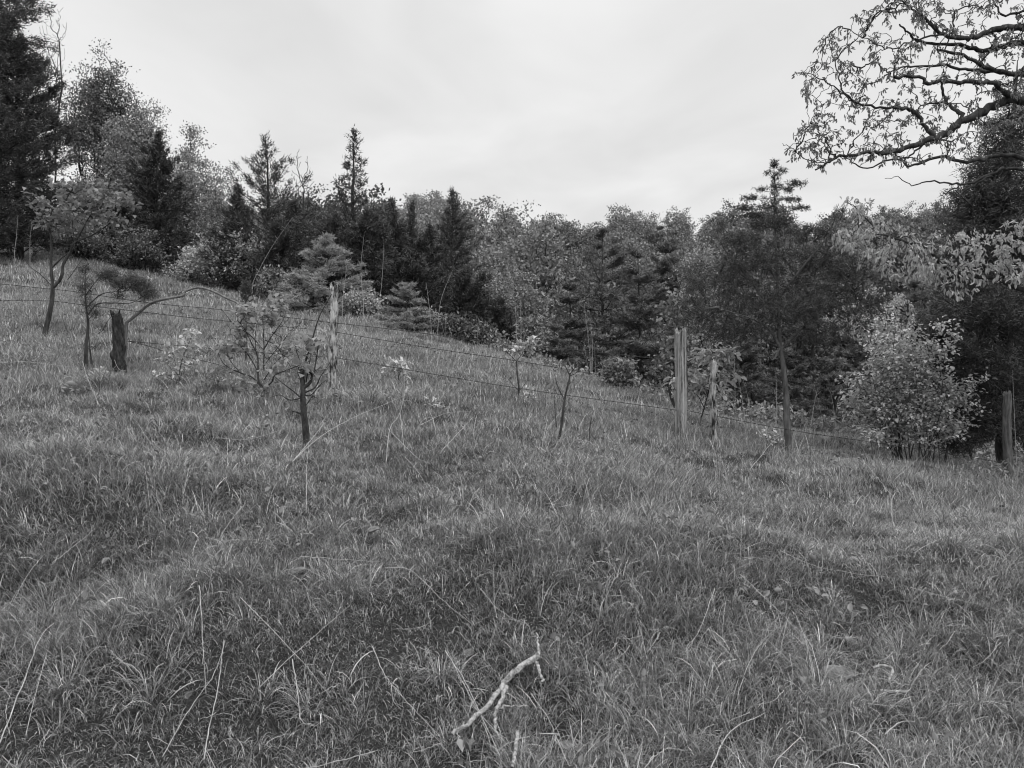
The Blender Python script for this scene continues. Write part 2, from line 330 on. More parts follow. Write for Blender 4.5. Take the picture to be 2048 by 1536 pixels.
def crown_pts(n, c, R, lobes=9, lobe_r=.36, shell=.5):
    """points in an uneven crown made of lobes inside the ellipsoid c, R"""
    R = np.array(R, float); d = nrm(rng.normal(size=(lobes, 3))); d[:, 2] = np.abs(d[:, 2])*1.1-.35
    C = d*rng.uniform(.35, .75, (lobes, 1)); k = rng.integers(0, lobes, n); q = nrm(rng.normal(size=(n, 3)))*(rng.uniform(shell, 1, (n, 1))**.5)*lobe_r*rng.uniform(.7, 1.2, (lobes, 1))[k]
    return np.array(c)+(C[k]+q)*R
def finish(name, base, tb, lv, label, cat, mat, bark, group=None, shared=None):
    r = thing(name, base, label, cat, group)
    if tb and tb.V: link('trunk', tb.mesh('trunk', base), bark, r)
    if lv and lv.V: link('crown', lv.mesh('crown', base), mat, r)
    return r
def broadleaf(base, h, rw, label, mat='broad', n=320, per=36, leaf=.13, clear=.3, name='broadleaf_tree', cat='tree', group=None, bark='bark', spread=.24, tint=(.7, 1.3), stems=1, shape='diamond', lobes=10, open_=1.0):
    base = np.array(base, float); tb = Tubes(); lv = Leaves(); zc = h*(1+clear)/2; 
    for s in range(stems):
        off = np.array([rng.normal()*rw*.25, rng.normal()*rw*.25, 0]) if stems > 1 else np.zeros(3)
        c = base+off+np.array([rng.normal()*.03*h, 0, zc]); tg = crown_pts(n//stems, c, (rw*(1 if stems == 1 else .75), rw*(1 if stems == 1 else .75), h*(1-clear)/2), lobes)
        tg[:, 2] += (base[2]+h-tg[:, 2].max())*np.clip((tg[:, 2]-c[2])/max(1e-3, tg[:, 2].max()-c[2]), 0, 1); tg = tg[tg[:, 2] > base[2]+.05]
        th = clear*h+.35*(h-clear*h); k = 7; t = np.linspace(0, 1, k)[:, None]; wob = np.cumsum(rng.normal(size=(k, 3))*.02*h, 0)*np.array([1, 1, 0])
        seeds = base+off*.3*(1-t)+off*t+np.array([0, 0, 1])*t*th+wob*t-np.array([0, 0, .15])*(1-t)
        arr, par, ends = grow(tg, seeds, alpha=.4)
        skel_tubes(tb, arr, par, .006*max(1, h/6), rmax=.022*h/math.sqrt(stems))
        out_ = nrm(arr[ends]-c)
        lv.add(arr[ends], out_*.4, per, 1.0, leaf, leaf*.6, jit=spread, jz=.5, shape=shape, tint=tint, flat=.35)
        inner = arr[rng.integers(k, len(arr), len(arr)//3)]
        lv.add(inner, inner*0, max(2, per//6), 1.0, leaf, leaf*.6, jit=spread*.7, shape=shape, tint=tint, flat=.35)
    return finish(name, base, tb, lv, label, cat, M[mat], M[bark], group)
def cedar(base, h, R, label, mat='cedar', prof=None, clear=.04, nb=None, anchors=12, per=12, ln=.15, wd=.03, top=None, name='cedar_tree', group=None, bark='bark', jit=.05, asc=.36, irregular=.45, tint=(.6, 1.4), cat='tree'):
    base = np.array(base, float); tb = Tubes(); lv = Leaves()
    top = base+np.array([0, 0, h]) if top is None else np.array(top, float); k = 14; t = np.linspace(0, 1, k)[:, None]
    tr = base+(top-base)*t+np.cumsum(rng.normal(size=(k, 3))*.006*h, 0)*np.sin(pi*t)*np.array([1, 1, 0])-np.array([0, 0, .15])*(1-t)
    tb.add(tr, (.016*h*(1-t[:, 0])**.9+.008), 8, rough=.06)
    prof = prof or (lambda f: (1-f)**.75); nb = int(nb*1.1) if nb else int(h*13); az0 = rng.uniform(0, 6)
    A = []; D = []
    lob = rng.uniform(1-irregular, 1+irregular, 12)
    for i in range(nb):
        f = clear+(1-clear)*((i+rng.random())/nb)**.9; p0 = base+(top-base)*f; i0 = f*(k-1); q = int(i0); p0 = tr[min(q, k-2)]*(1-(i0-q))+tr[min(q+1, k-1)]*(i0-q) if q < k-1 else tr[-1]
        az = az0+i*2.399+rng.normal()*.3; Lb = R*prof(f)*min(1, (1-f)*4.5+.06)*rng.uniform(.5, 1.2)*lob[int((az % (2*pi))/(2*pi)*6)+(6 if f > .5 else 0)]+.05*R
        el = asc*(.45+.9*f)+rng.normal()*.12; d = np.array([cos(az)*cos(el), sin(az)*cos(el), sin(el)])
        m = 5; s = np.linspace(0, 1, m)[:, None]; br = p0+d*Lb*s+np.array([0, 0, 1])*Lb*.18*s**2+np.cumsum(rng.normal(size=(m, 3))*.03*Lb, 0)
        tb.add(br, .009*Lb*(1-s[:, 0])+.004, 4 if Lb > .8 else 3)
        na = max(1, int(anchors*Lb/R*1.35)); ss = rng.uniform(.18, 1, na)**.8; idx = ss*(m-1); q = np.minimum(idx.astype(int), m-2); fr = (idx-q)[:, None]
        bp = br[q]*(1-fr)+br[q+1]*fr; lat = nrm(np.cross(d, rng.normal(size=(na, 3)))); off = lat*(Lb*.15*(1.15-ss)[:, None]*rng.uniform(.2, 1, (na, 1)))
        A.append(bp+off); D.append(nrm(d+lat*.5+np.array([0, 0, .35])))
    A.append(np.array([tr[-1], tr[-1]-[0, 0, .12], tr[-1]-[0, 0, .3]])); D.append(np.tile([0, 0, 1.], (3, 1)))
    A = np.concatenate(A); D = np.concatenate(D)
    ln = ln*.74; wd = wd*.85; per = int(per*1.25)
    lv.add(A, D, per, .45, ln, wd, jit=jit, shape='spike', tint=tint)
    lv.add(A-D*ln*.5, D, max(2, per//3), .7, ln*1.2, wd*1.2, jit=jit*1.3, shape='spike', tint=tint)
    return finish(name, base, tb, lv, label, cat, M[mat], M[bark], group)
def pine(base, h, R, label, mat='pine', per=9, ln=.16, wd=.028, tiers=None, clear=.1, name='pine_tree', group=None, prof=None, tw=7, bark='bark', tint=(.65, 1.35), droop=.0, cat='tree', upn=.5, nbg=6, tj=.25):
    base = np.array(base, float); tb = Tubes(); lv = Leaves(); k = 10; t = np.linspace(0, 1, k)[:, None]
    tr = base+np.array([0, 0, h])*t+np.cumsum(rng.normal(size=(k, 3))*.006*h, 0)*np.array([1, 1, 0])*np.sin(pi*t)-np.array([0, 0, .2])*(1-t)
    tb.add(tr, .016*h*(1-t[:, 0])+.01, 7, rough=.05); tiers = tiers or int(h*2.2); prof = prof or (lambda f: (1-f)**.7*(.75+.25*sin(f*9)))
    A = []; D = []
    for i in range(tiers):
        f = clear+(1-clear)*(i+rng.uniform(-tj, tj)+.3)/tiers; f = min(max(f, 0), .99); j = f*(k-1); q = int(j); p0 = tr[q]*(1-j+q)+tr[q+1]*(j-q)
        for b in range(rng.integers(nbg-1, nbg+2)):
            az = rng.uniform(0, 2*pi); Lb = R*prof(f)*rng.uniform(.6, 1.15)+.08; el = -.05-droop+.6*f**2+rng.normal()*.06; d = np.array([cos(az)*cos(el), sin(az)*cos(el), sin(el)])
            m = 5; s = np.linspace(0, 1, m)[:, None]; br = p0+d*Lb*s+np.array([0, 0, 1])*Lb*.16*s**2.5+np.cumsum(rng.normal(size=(m, 3))*.02*Lb, 0)
            tb.add(br, .011*Lb*(1-s[:, 0])+.005, 4 if Lb > 1 else 3)
            nt2 = max(1, int(tw*(.05+1.3*Lb/R))); lat = nrm(np.cross(d, [0, 0, 1.])); 
            ss = rng.uniform(.25, 1, nt2); sg = rng.choice([-1, 1], nt2); idx = ss*(m-1); q2 = np.minimum(idx.astype(int), m-2); fr = (idx-q2)[:, None]; bp = br[q2]*(1-fr)+br[q2+1]*fr
            tl = Lb*.38*(1.2-ss)*rng.uniform(.4, 1, nt2); td = nrm(d[None]*.7+lat[None]*sg[:, None]*rng.uniform(.5, 1.1, (nt2, 1)))
            for u_ in (.35, .7, 1.0):
                A.append(bp+td*(tl*u_)[:, None]+np.array([0, 0, .03])); D.append(nrm(td*.8+np.array([0, 0, upn])))
            A.append(br[3:]); D.append(nrm(np.tile(d*.8+np.array([0, 0, upn]), (m-3, 1))))
    A.append(tr[-3:]); D.append(np.tile([0, 0, 1.], (3, 1))); A = np.concatenate(A); D = np.concatenate(D)
    lv.add(A, D, per, .55, ln, wd, jit=ln*.35, jz=.35, shape='spike', tint=tint)
    return finish(name, base, tb, lv, label, cat, M[mat], M[bark], group)
def hpx(px, toprow, Y):
    b = ground_at(px, Y); return b, zrow(toprow, Y)-b[2]
def wpx(wp, Y): return wp/F*Y
# ---- far wooded hillside: prototypes, then copies
def copy_tree(o, loc, rz, s, sz, label, group):
    c = o.copy(); COL.objects.link(c); c.location = tuple(loc); c.rotation_euler = (0, 0, rz); c.scale = (s, s, s*sz); c['label'] = label; c['group'] = group
    for ch in list(o.children):
        d = ch.copy(); COL.objects.link(d); d.parent = c
    return c
FG = 'trees of the far wooded hillside'; FL = {'broadleaf_tree': 'broadleaf tree in the closed wood on the far hillside', 'pine_tree': 'dark conifer in the closed wood on the far hillside'}
spots = []
Yv = 52.0
while Yv < 150:
    sp = 4.9+Yv*.012; xv = -.60*Yv if Yv > 90 else -.42*Yv
    while xv < .72*Yv:
        spots.append((xv+rng.uniform(-.4, .4)*sp, Yv+rng.uniform(-.4, .4)*sp)); xv += sp
    Yv += sp*1.02
protos = {'broadleaf_tree': [], 'pine_tree': []}; order = rng.permutation(len(spots)); cntk = {'broadleaf_tree': 0, 'pine_tree': 0}
for q, i in enumerate(order):
    x, y = spots[i]; z = float(H(x, y)); kd = 'pine_tree' if rng.random() < .25 else 'broadleaf_tree'
    cap = 5 if kd == 'broadleaf_tree' else 3
    sky_ = float(np.interp(CX+F*x/y, [300, 450, 600, 850, 1000, 1090, 1150, 1300, 1450, 1600, 1850, 2048], [470, 430, 405, 418, 405, 440, 455, 440, 432, 430, 414, 400]))+rng.uniform(-14, 14)
    hmax = zrow(sky_, y)-z
    if hmax < 4.5: continue
    if len(protos[kd]) < cap and y < 999:
        if kd == 'broadleaf_tree': o = broadleaf((x, y, z), 12.5+len(protos[kd])*.6, 3.4+.25*len(protos[kd]), FL[kd], 'farleaf', n=330, per=36, leaf=.28, clear=.16, group=FG, spread=.36, lobes=24)
        else: o = pine((x, y, z), 13, 3.3, FL[kd], 'farpine', per=8, ln=.36, wd=.11, tiers=13, group=FG, tw=6)
        protos[kd].append(o); s_ = min(1, hmax/14); o.scale = (s_, s_, s_)
    else: copy_tree(protos[kd][rng.integers(cap)], (x, y, z), rng.uniform(0, 6.28), min(rng.uniform(.8, 1.12), hmax/13.6), rng.uniform(.94, 1.06), FL[kd], FG)
print('far trees', len(spots))
# ------------------------------------------------------------------ trees along the edge of the meadow
def cone(p=.75, base=.0): return lambda f: ((1-f)**p)*min(1, .55+f*3) if base == 0 else ((1-f)**p)*min(1, (f+.02)/base)
# left group
b, h = hpx(450, 335, 40); broadleaf(b, h, wpx(62, 40), 'slender pale tree with thin open foliage at the right end of the left wood', 'broad', n=120, per=22, leaf=.11, clear=.2, spread=.2, lobes=12)
b, h = hpx(398, 258, 38); broadleaf(b, h, wpx(58, 38), 'feathery grey tree behind the right shoulder of the dark conical cedar', 'broad', n=260, per=32, leaf=.11, clear=.12, spread=.2, lobes=14)
b, h = hpx(292, 182, 38); broadleaf(b, h, wpx(66, 38), 'rounded maple behind the dark conical cedar on the left hill', 'broad', n=430, per=34, leaf=.11, clear=.12, spread=.2, lobes=16)
b, h = hpx(200, 84, 37); broadleaf(b, h, wpx(72, 37), 'tallest maple of the left wood, open crown against the sky', 'broad_dark', n=460, per=34, leaf=.11, clear=.18, spread=.2, lobes=18)
b, h = hpx(360, 400, 36); broadleaf(b, h, wpx(95, 36), 'low leafy tree filling the gap behind the pale shrubs on the left', 'broad', n=260, per=36, leaf=.11, clear=.05)
b, h = hpx(150, 360, 34); broadleaf(b, h, wpx(120, 34), 'low wide leafy tree under the tallest maple', 'broad_dark', n=300, per=36, leaf=.11, clear=.05)
b, h = hpx(245, 235, 36); broadleaf(b, h, wpx(60, 36), 'grey tree filling the space between the two maples of the left wood', 'broad', n=280, per=32, leaf=.11, clear=.12, spread=.2, lobes=14)
b, h = hpx(352, 300, 35); broadleaf(b, h, wpx(50, 35), 'small grey tree just behind the right flank of the dark conical cedar', 'broad', n=220, per=32, leaf=.11, clear=.1, spread=.2, lobes=12)
b, h = hpx(318, 268, 31); cedar(b, h, wpx(85, 31), 'dark conical cedar standing before the rounded maple', nb=150, per=14, ln=.2, wd=.04, anchors=14)
b, h = hpx(240, 400, 33); cedar(b, h, wpx(70, 33), 'short dark cedar to the left of the dark conical cedar', nb=90, per=13, ln=.2, wd=.04, anchors=14)
# big dark cedar of the top left corner: long boughs reaching right
b = ground_at(-40, 27); cedar(b, 14, wpx(265, 27), 'large near-black cedar filling the top left corner with long drooping boughs', nb=230, anchors=28, per=20, ln=.18, wd=.034, prof=lambda f: float(np.interp(f, [0, .06, .14, .24, .34, .5, .7, 1], [.4, .5, .75, 1, .72, .5, .42, .1])), clear=.05, asc=.16, irregular=.32, jit=.08)
b = ground_at(40, 29); cedar(b, 8.2, wpx(110, 29), 'dark upright cedar behind the large corner cedar', nb=130, anchors=16, per=14, ln=.22, wd=.04, prof=lambda f: (1-f)**.4)
# bare twigs by the corner cedar
def bare(base, h, R, label, n=60, alpha=.3, bark='bark', r0=.006, cat='tree', name='bare_tree', clear=.3, group=None):
    base = np.array(base, float); tb = Tubes(); c = base+np.array([0, 0, h*(1+clear)/2]); tg = crown_pts(n, c, (R, R, h*(1-clear)/2*1.15), 9, .4, .2); tg[:, 2] += (base[2]+h-tg[:, 2].max())*np.clip((tg[:, 2]-c[2])/(tg[:, 2].max()-c[2]), 0, 1); tg = tg[tg[:, 2] > base[2]+.1*h]
    k = 6; t = np.linspace(0, 1, k)[:, None]; seeds = base+np.array([0, 0, 1])*t*h*(clear+.25)+np.cumsum(rng.normal(size=(k, 3))*.012*h, 0)*np.array([1, 1, 0])-np.array([0, 0, .15])*(1-t)
    arr, par, e = grow(tg, seeds, alpha=alpha, bow=-.08, sub=4); skel_tubes(tb, arr, par, r0, rmax=.014*h, sides=(6, 5, 3)); 
    return finish(name, base, tb, None, label, cat, None, M[bark], group)
b, h = hpx(105, 5, 31); bare(b, h, wpx(45, 31), 'bare twiggy tree rising beside the large corner cedar', 110, r0=.006, clear=.6, alpha=.5)
b, h = hpx(612, 300, 30); bare(b, h, wpx(38, 30), 'bare dead tree between the two pointed cedars', 60, r0=.009, clear=.5, alpha=.6)
# the pointed cedars of the middle
b, h = hpx(530, 275, 28.5); cedar(b, h, wpx(150, 28.5), 'broad pointed cedar with see-through tiers left of the bare dead tree', nb=110, anchors=14, per=10, ln=.17, wd=.03, prof=lambda f: (1-f)**.88, irregular=.3, asc=.5)
b, h = hpx(476, 375, 28); cedar(b, h, wpx(62, 28), 'shorter dark cedar leaning on the left flank of the broad pointed cedar', nb=95, per=13, ln=.19, wd=.035)
b, h = hpx(588, 405, 29.5); cedar(b, h, wpx(60, 29.5), 'dark cedar at the foot of the bare dead tree', nb=110, per=14, ln=.19, wd=.035, prof=lambda f: (1-f)**.5)
b, h = hpx(560, 440, 27); cedar(b, h, wpx(58, 27), 'low black cedar behind the pale young pine', nb=90, per=14, ln=.19, wd=.035, prof=lambda f: (1-f)**.45)
b, h = hpx(708, 262, 27); cedar(b, h, wpx(150, 27), 'tallest narrow cedar with a ragged spire right of the bare dead tree', nb=100, anchors=13, per=11, ln=.19, wd=.034, prof=lambda f: (.1+.25*(1-f) if f > .55 else .95*(1-f)**.55), irregular=.4)
b, h = hpx(735, 425, 26); cedar(b, h, wpx(72, 26), 'dense dark cedar at the right foot of the tallest narrow cedar', nb=120, per=16, ln=.18, wd=.035, prof=lambda f: (1-f)**.45)
b, h = hpx(672, 430, 26.5); cedar(b, h, wpx(60, 26.5), 'dense dark cedar above the pale young pine', nb=110, per=15, ln=.18, wd=.035, prof=lambda f: (1-f)**.5)
b, h = hpx(784, 400, 27.5); cedar(b, h, wpx(55, 27.5), 'slim dark spire cedar with a sharp top', nb=110, per=14, ln=.18, wd=.034, prof=lambda f: (1-f)**.8)
b, h = hpx(826, 405, 31); cedar(b, h, wpx(58, 31), 'greyer cedar right of the slim dark spire', 'cedar_mid', nb=110, per=13, ln=.2, wd=.036)
b, h = hpx(860, 455, 28); cedar(b, h, wpx(62, 28), 'dark cedar in front of the greyer cedar', nb=115, per=15, ln=.18, wd=.036, prof=lambda f: (1-f)**.5)
b, h = hpx(905, 382, 32); cedar(b, h, wpx(72, 32), 'tall speckled cedar whose blunt top stands above the far hill', 'cedar_mid', nb=130, per=12, ln=.2, wd=.04, prof=lambda f: (1-f)**.5)
b, h = hpx(815, 520, 25); cedar(b, h, wpx(72, 25), 'black cedar behind the smallest pale pine', nb=120, per=15, ln=.17, wd=.034, prof=lambda f: (1-f)**.4)
b, h = hpx(930, 540, 25.5); cedar(b, h, wpx(62, 25.5), 'low dark cedar beside the speckled trunk at the meadow edge', nb=100, per=14, ln=.17, wd=.034, prof=lambda f: (1-f)**.4)
b, h = hpx(1000, 600, 25); cedar(b, h, wpx(60, 25), 'low shadowy cedar below the leaning open tree', nb=90, per=14, ln=.17, wd=.034, prof=lambda f: (1-f)**.4)
b, h = hpx(605, 400, 42); broadleaf(b, h, wpx(60, 42), 'round tree showing behind the bare dead tree', 'broad_dark', n=200, per=30, leaf=.2, clear=.1)
b, h = hpx(672, 410, 44); broadleaf(b, h, wpx(60, 44), 'round tree showing behind the tallest narrow cedar', 'broad_dark', n=200, per=30, leaf=.2, clear=.1)
b, h = hpx(540, 430, 38); broadleaf(b, h, wpx(110, 38), 'pale bushy tree behind the broad pointed cedar', 'broad', n=220, per=34, leaf=.18, clear=.05)
b, h = hpx(980, 402, 40); broadleaf(b, h, wpx(95, 40), 'pale open tree with fanned bare limbs left of the skyline dip', 'broad', n=260, per=24, leaf=.17, clear=.15, spread=.28, lobes=14)
b, h = hpx(1075, 445, 37); broadleaf(b, h, wpx(95, 37), 'grey leafy tree between the open tree and the big pines', 'broad', n=300, per=34, leaf=.18, clear=.1)
b, h = hpx(985, 505, 32); broadleaf(b, h, wpx(70, 32), 'speckled leafy tree leaning over the dark cedars in the middle', 'broad', n=260, per=26, leaf=.11, clear=.1)
b, h = hpx(1055, 560, 28); broadleaf(b, h, wpx(62, 28), 'young grey leafy tree at the meadow edge left of the big pines', 'broad', n=230, per=34, leaf=.12, clear=.02, spread=.22)
# pale young pines
b, h = hpx(652, 470, 24); pine(b, h, wpx(140, 24), 'broad pale young pine with layered boughs behind the middle fence post', 'wpine', per=12, ln=.12, wd=.02, tiers=10, prof=lambda f: (1-f)**1.1, tw=15, clear=.02, upn=.15, nbg=10, tj=.08)
b, h = hpx(812, 568, 22); pine(b, h, wpx(62, 22), 'smallest pale pine at the meadow edge', 'wpine', per=10, ln=.10, wd=.018, tiers=7, prof=lambda f: (1-f)**.85, tw=12, clear=.02, upn=.15, nbg=8, tj=.08)
# big pines of the valley
for px, row, Y, wd, lab, mt in [(1205, 462, 33, 200, 'wide dark pine with two trunks above the meadow edge', 'pine'), (1275, 500, 31, 120, 'wide pine close on the right of the two-trunked pine', 'pine'), (1330, 478, 44, 120, 'taller pine behind, right of the skyline dip', 'pine'),
                            (1140, 560, 30, 75, 'grey pine on the left flank of the two-trunked pine', 'pine'), (1390, 560, 36, 110, 'pine behind the tallest weathered post', 'pine'), (1480, 600, 33, 120, 'pine behind the rotten thin post', 'pine'),
                            (1620, 560, 30, 120, 'dense pine behind the crooked trunk of the fence-line cedar', 'pine'), (1720, 600, 27, 110, 'dense pine behind the pale maple bush', 'pine'), (1560, 690, 25, 100, 'low spreading pine between rotten post and crooked cedar', 'pine'),
                            (1670, 700, 24, 95, 'low spreading pine right of the crooked cedar trunk', 'pine'), (1310, 690, 24, 62, 'low young pine just left of the tallest weathered post', 'pine'), (1400, 720, 23, 50, 'small pine between the two weathered posts', 'pine'),
                            (1830, 560, 30, 120, 'pine showing behind the pale oak leaves', 'pine'), (1960, 500, 32, 140, 'pine hidden behind the large cedar on the right', 'pine'), (1110, 650, 25, 55, 'little dark pine at the meadow edge below the grey pine', 'pine'),
                            (1200, 660, 26, 70, 'low dark pine under the two-trunked pine', 'pine')]:
    b, h = hpx(px, row, Y); pine(b, h, wpx(wd, Y), lab, mt, per=12, ln=.15*Y/30, wd=.03*Y/30, tiers=max(8, int(h*1.8)), tw=20, clear=.03, nbg=8, tj=.35, prof=lambda f: min(1, (1-f)**.75*1.3)*(.85+.15*sin(f*19)), upn=.35)
b, h = hpx(1420, 495, 30); broadleaf(b, h, wpx(55, 30), 'pale leafy tree behind the left boughs of the fence-line cedar', 'broad', n=240, per=30, leaf=.11, clear=.2, spread=.25)
b, h = hpx(1470, 430, 46); broadleaf(b, h, wpx(90, 46), 'pale round tree left of the cedar spire', 'broad', n=260, per=34, leaf=.22, clear=.2)
b, h = hpx(1640, 440, 48); broadleaf(b, h, wpx(95, 48), 'round tree right of the cedar spire', 'broad_dark', n=260, per=34, leaf=.22, clear=.2)
b, h = hpx(1790, 450, 44); broadleaf(b, h, wpx(110, 44), 'grey tree behind the drooping oak twigs', 'broad_dark', n=280, per=34, leaf=.22, clear=.15)
# shrubs along the left edge of the meadow
for px, row, Y, wd, lab, mt in [(440, 470, 28.5, 70, 'pale leafy shrub below the gap in the left wood', 'light'), (505, 470, 27.5, 50, 'pale leafy shrub at the foot of the broad pointed cedar', 'light'), (390, 500, 29, 45, 'pale low shrub right of the dark conical cedar', 'light'),
                                (280, 460, 30, 55, 'grey shrub left of the dark conical cedar', 'broad'), (170, 440, 31, 90, 'grey shrub behind the leafy fence-line sapling', 'broad'), (30, 430, 31, 60, 'grey shrub under the large corner cedar', 'broad'),
                                (545, 545, 25.5, 40, 'low bramble bush left of the pale young pine', 'broad'), (610, 555, 24.6, 38, 'low bramble bush in front of the pale young pine', 'broad'), (725, 590, 23.6, 26, 'small bramble with a pale tip right of the middle post', 'light'), (840, 625, 22.6, 34, 'low bramble bush beyond the smallest pale pine', 'broad'),
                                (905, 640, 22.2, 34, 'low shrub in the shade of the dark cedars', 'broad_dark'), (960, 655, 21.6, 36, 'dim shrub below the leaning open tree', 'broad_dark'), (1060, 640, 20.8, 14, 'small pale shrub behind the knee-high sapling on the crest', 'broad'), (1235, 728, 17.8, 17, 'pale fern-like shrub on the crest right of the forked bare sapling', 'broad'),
                                (1355, 602, 15.5, 8, 'small pale tree peeping above the tallest weathered post', 'broad')]:
    b, h = hpx(px, row, Y); broadleaf(b, max(h, .4), wpx(wd, Y), lab, mt, n=150 if wd > 20 else 75, per=26, leaf=.10, clear=.02, spread=.16, name='shrub', cat='shrub', stems=3, lobes=14, tint=(.55, 1.25))
# undergrowth along the crest (uncountable)
lv = Leaves(); n = 9000; px_ = rng.uniform(-80, 2150, n); Yc_ = np.interp(px_, PXK, CRY)+rng.gamma(1.6, .9, n)-.3; x = (px_-CX)/F*Yc_
pz = H(x, Yc_)+rng.uniform(0, 1, n)**1.5*.5*np.interp(px_, [0, 500, 900, 2048], [1.5, 1, .7, .8])*(1+.4*wav(x, Yc_, .9, 2)); P = np.stack([x, Yc_, pz], 1)
lv.add(P, np.tile([0, 0, .3], (n, 1)), 9, 1.0, .11, .06, jit=.12, shape='diamond', flat=.3, tint=(.5, 1.4))
o = link('undergrowth', lv.mesh('undergrowth'), M['broad']); tag(o, 'tangled low weeds and brambles along the edge of the wood', 'undergrowth', kind='stuff')
# small broad leaves mixed into the sward (uncountable)
lv = Leaves(); n = 2600; yy = np.sqrt(rng.uniform(3**2, 20**2, n)); xx = rng.uniform(-1, 1, n)*(.66*yy+.8); k = (yy < crestY(xx, yy)+.5) & (rng.random(n) < .6+.6*wav(xx, yy, 1.5, 3)); xx, yy = xx[k], yy[k]
P = np.stack([xx, yy, H(xx, yy)+rng.uniform(.03, .16, len(xx))], 1); lv.add(P, np.tile([0, -.3, .5], (len(xx), 1)), 5, .9, .05, .028, jit=.03, shape='fold', flat=.6, tint=(.5, 1.2))
o = link('ground_cover', lv.mesh('ground_cover'), M['broad']); tag(o, 'small broad-leaved weeds scattered through the meadow grass', 'ground cover', kind='stuff')
# ------------------------------------------------------------------ fence-line cedar (right of centre) with crooked trunk
def line3(pts, n=5):   # pts (px,row,Y)
    return smoothline([pt(*p) for p in pts], n)
def cedar_traced(label, trunk, r0, boughs, clumps, per, ln, wd, mat='cedar', spread=.5, jit=.04, name='cedar_tree', zthr=None, tr_mat='bark', up=.2, bow=.1):
    """trunk: traced line; boughs: traced side limbs; clumps: (px,row,Y,rx,rz,ry,n) foliage volumes tied to the limbs"""
    tb = Tubes(); lv = Leaves(); tl = line3(trunk, 6); base = tl[0].copy(); base[2] = float(H(base[0], base[1])); tl[0, 2] = base[2]-.1
    tb.add(tl, r0*(1-np.linspace(0, .95, len(tl)))**(1.0), 9, rough=.07); seeds = [tl]; 
    for bgh, rb in boughs: q = line3(bgh, 5); tb.add(q, np.linspace(rb, rb*.25, len(q)), 6, rough=.06); seeds.append(q)
    S = np.concatenate(seeds); pr = -np.ones(len(S), int)
    T = []
    for (px, row, Y, rx, rz, ry, n) in clumps:
        c = pt(px, row, Y); d = nrm(rng.normal(size=(n, 3)))*rng.uniform(0, 1, (n, 1))**.4; T.append(c+d*np.array([rx, ry, rz])/F*Y)
    T = np.concatenate(T); arr, par, ends = grow(T, S, list(pr), alpha=0, bow=bow, sub=3)
    skel_tubes(tb, arr, par, .0035 if r0 < .12 else .005, first=len(S), rmax=r0*.35)
    D = nrm(arr[ends]-arr[par[ends]]+1e-6); D = nrm(D+np.array([0, 0, up])); hi = arr[ends][:, 2] > (zthr if zthr else 1e9); E = arr[ends]; lv.add(E[~hi], D[~hi], per, spread, ln, wd, jit=jit, tint=(.6, 1.4)); lv.add(E[hi], D[hi], max(4, int(per*.8)), spread, ln*.85, wd*.9, jit=jit*.7, tint=(.6, 1.4))
    pm = par[ends][~hi]; D = D[~hi]; lv.add(arr[pm], D, per//2, spread, ln, wd, jit=jit, tint=(.6, 1.4))
    return finish(name, base, tb, lv, label, 'tree', M[mat], M[tr_mat])
Y = 11.6
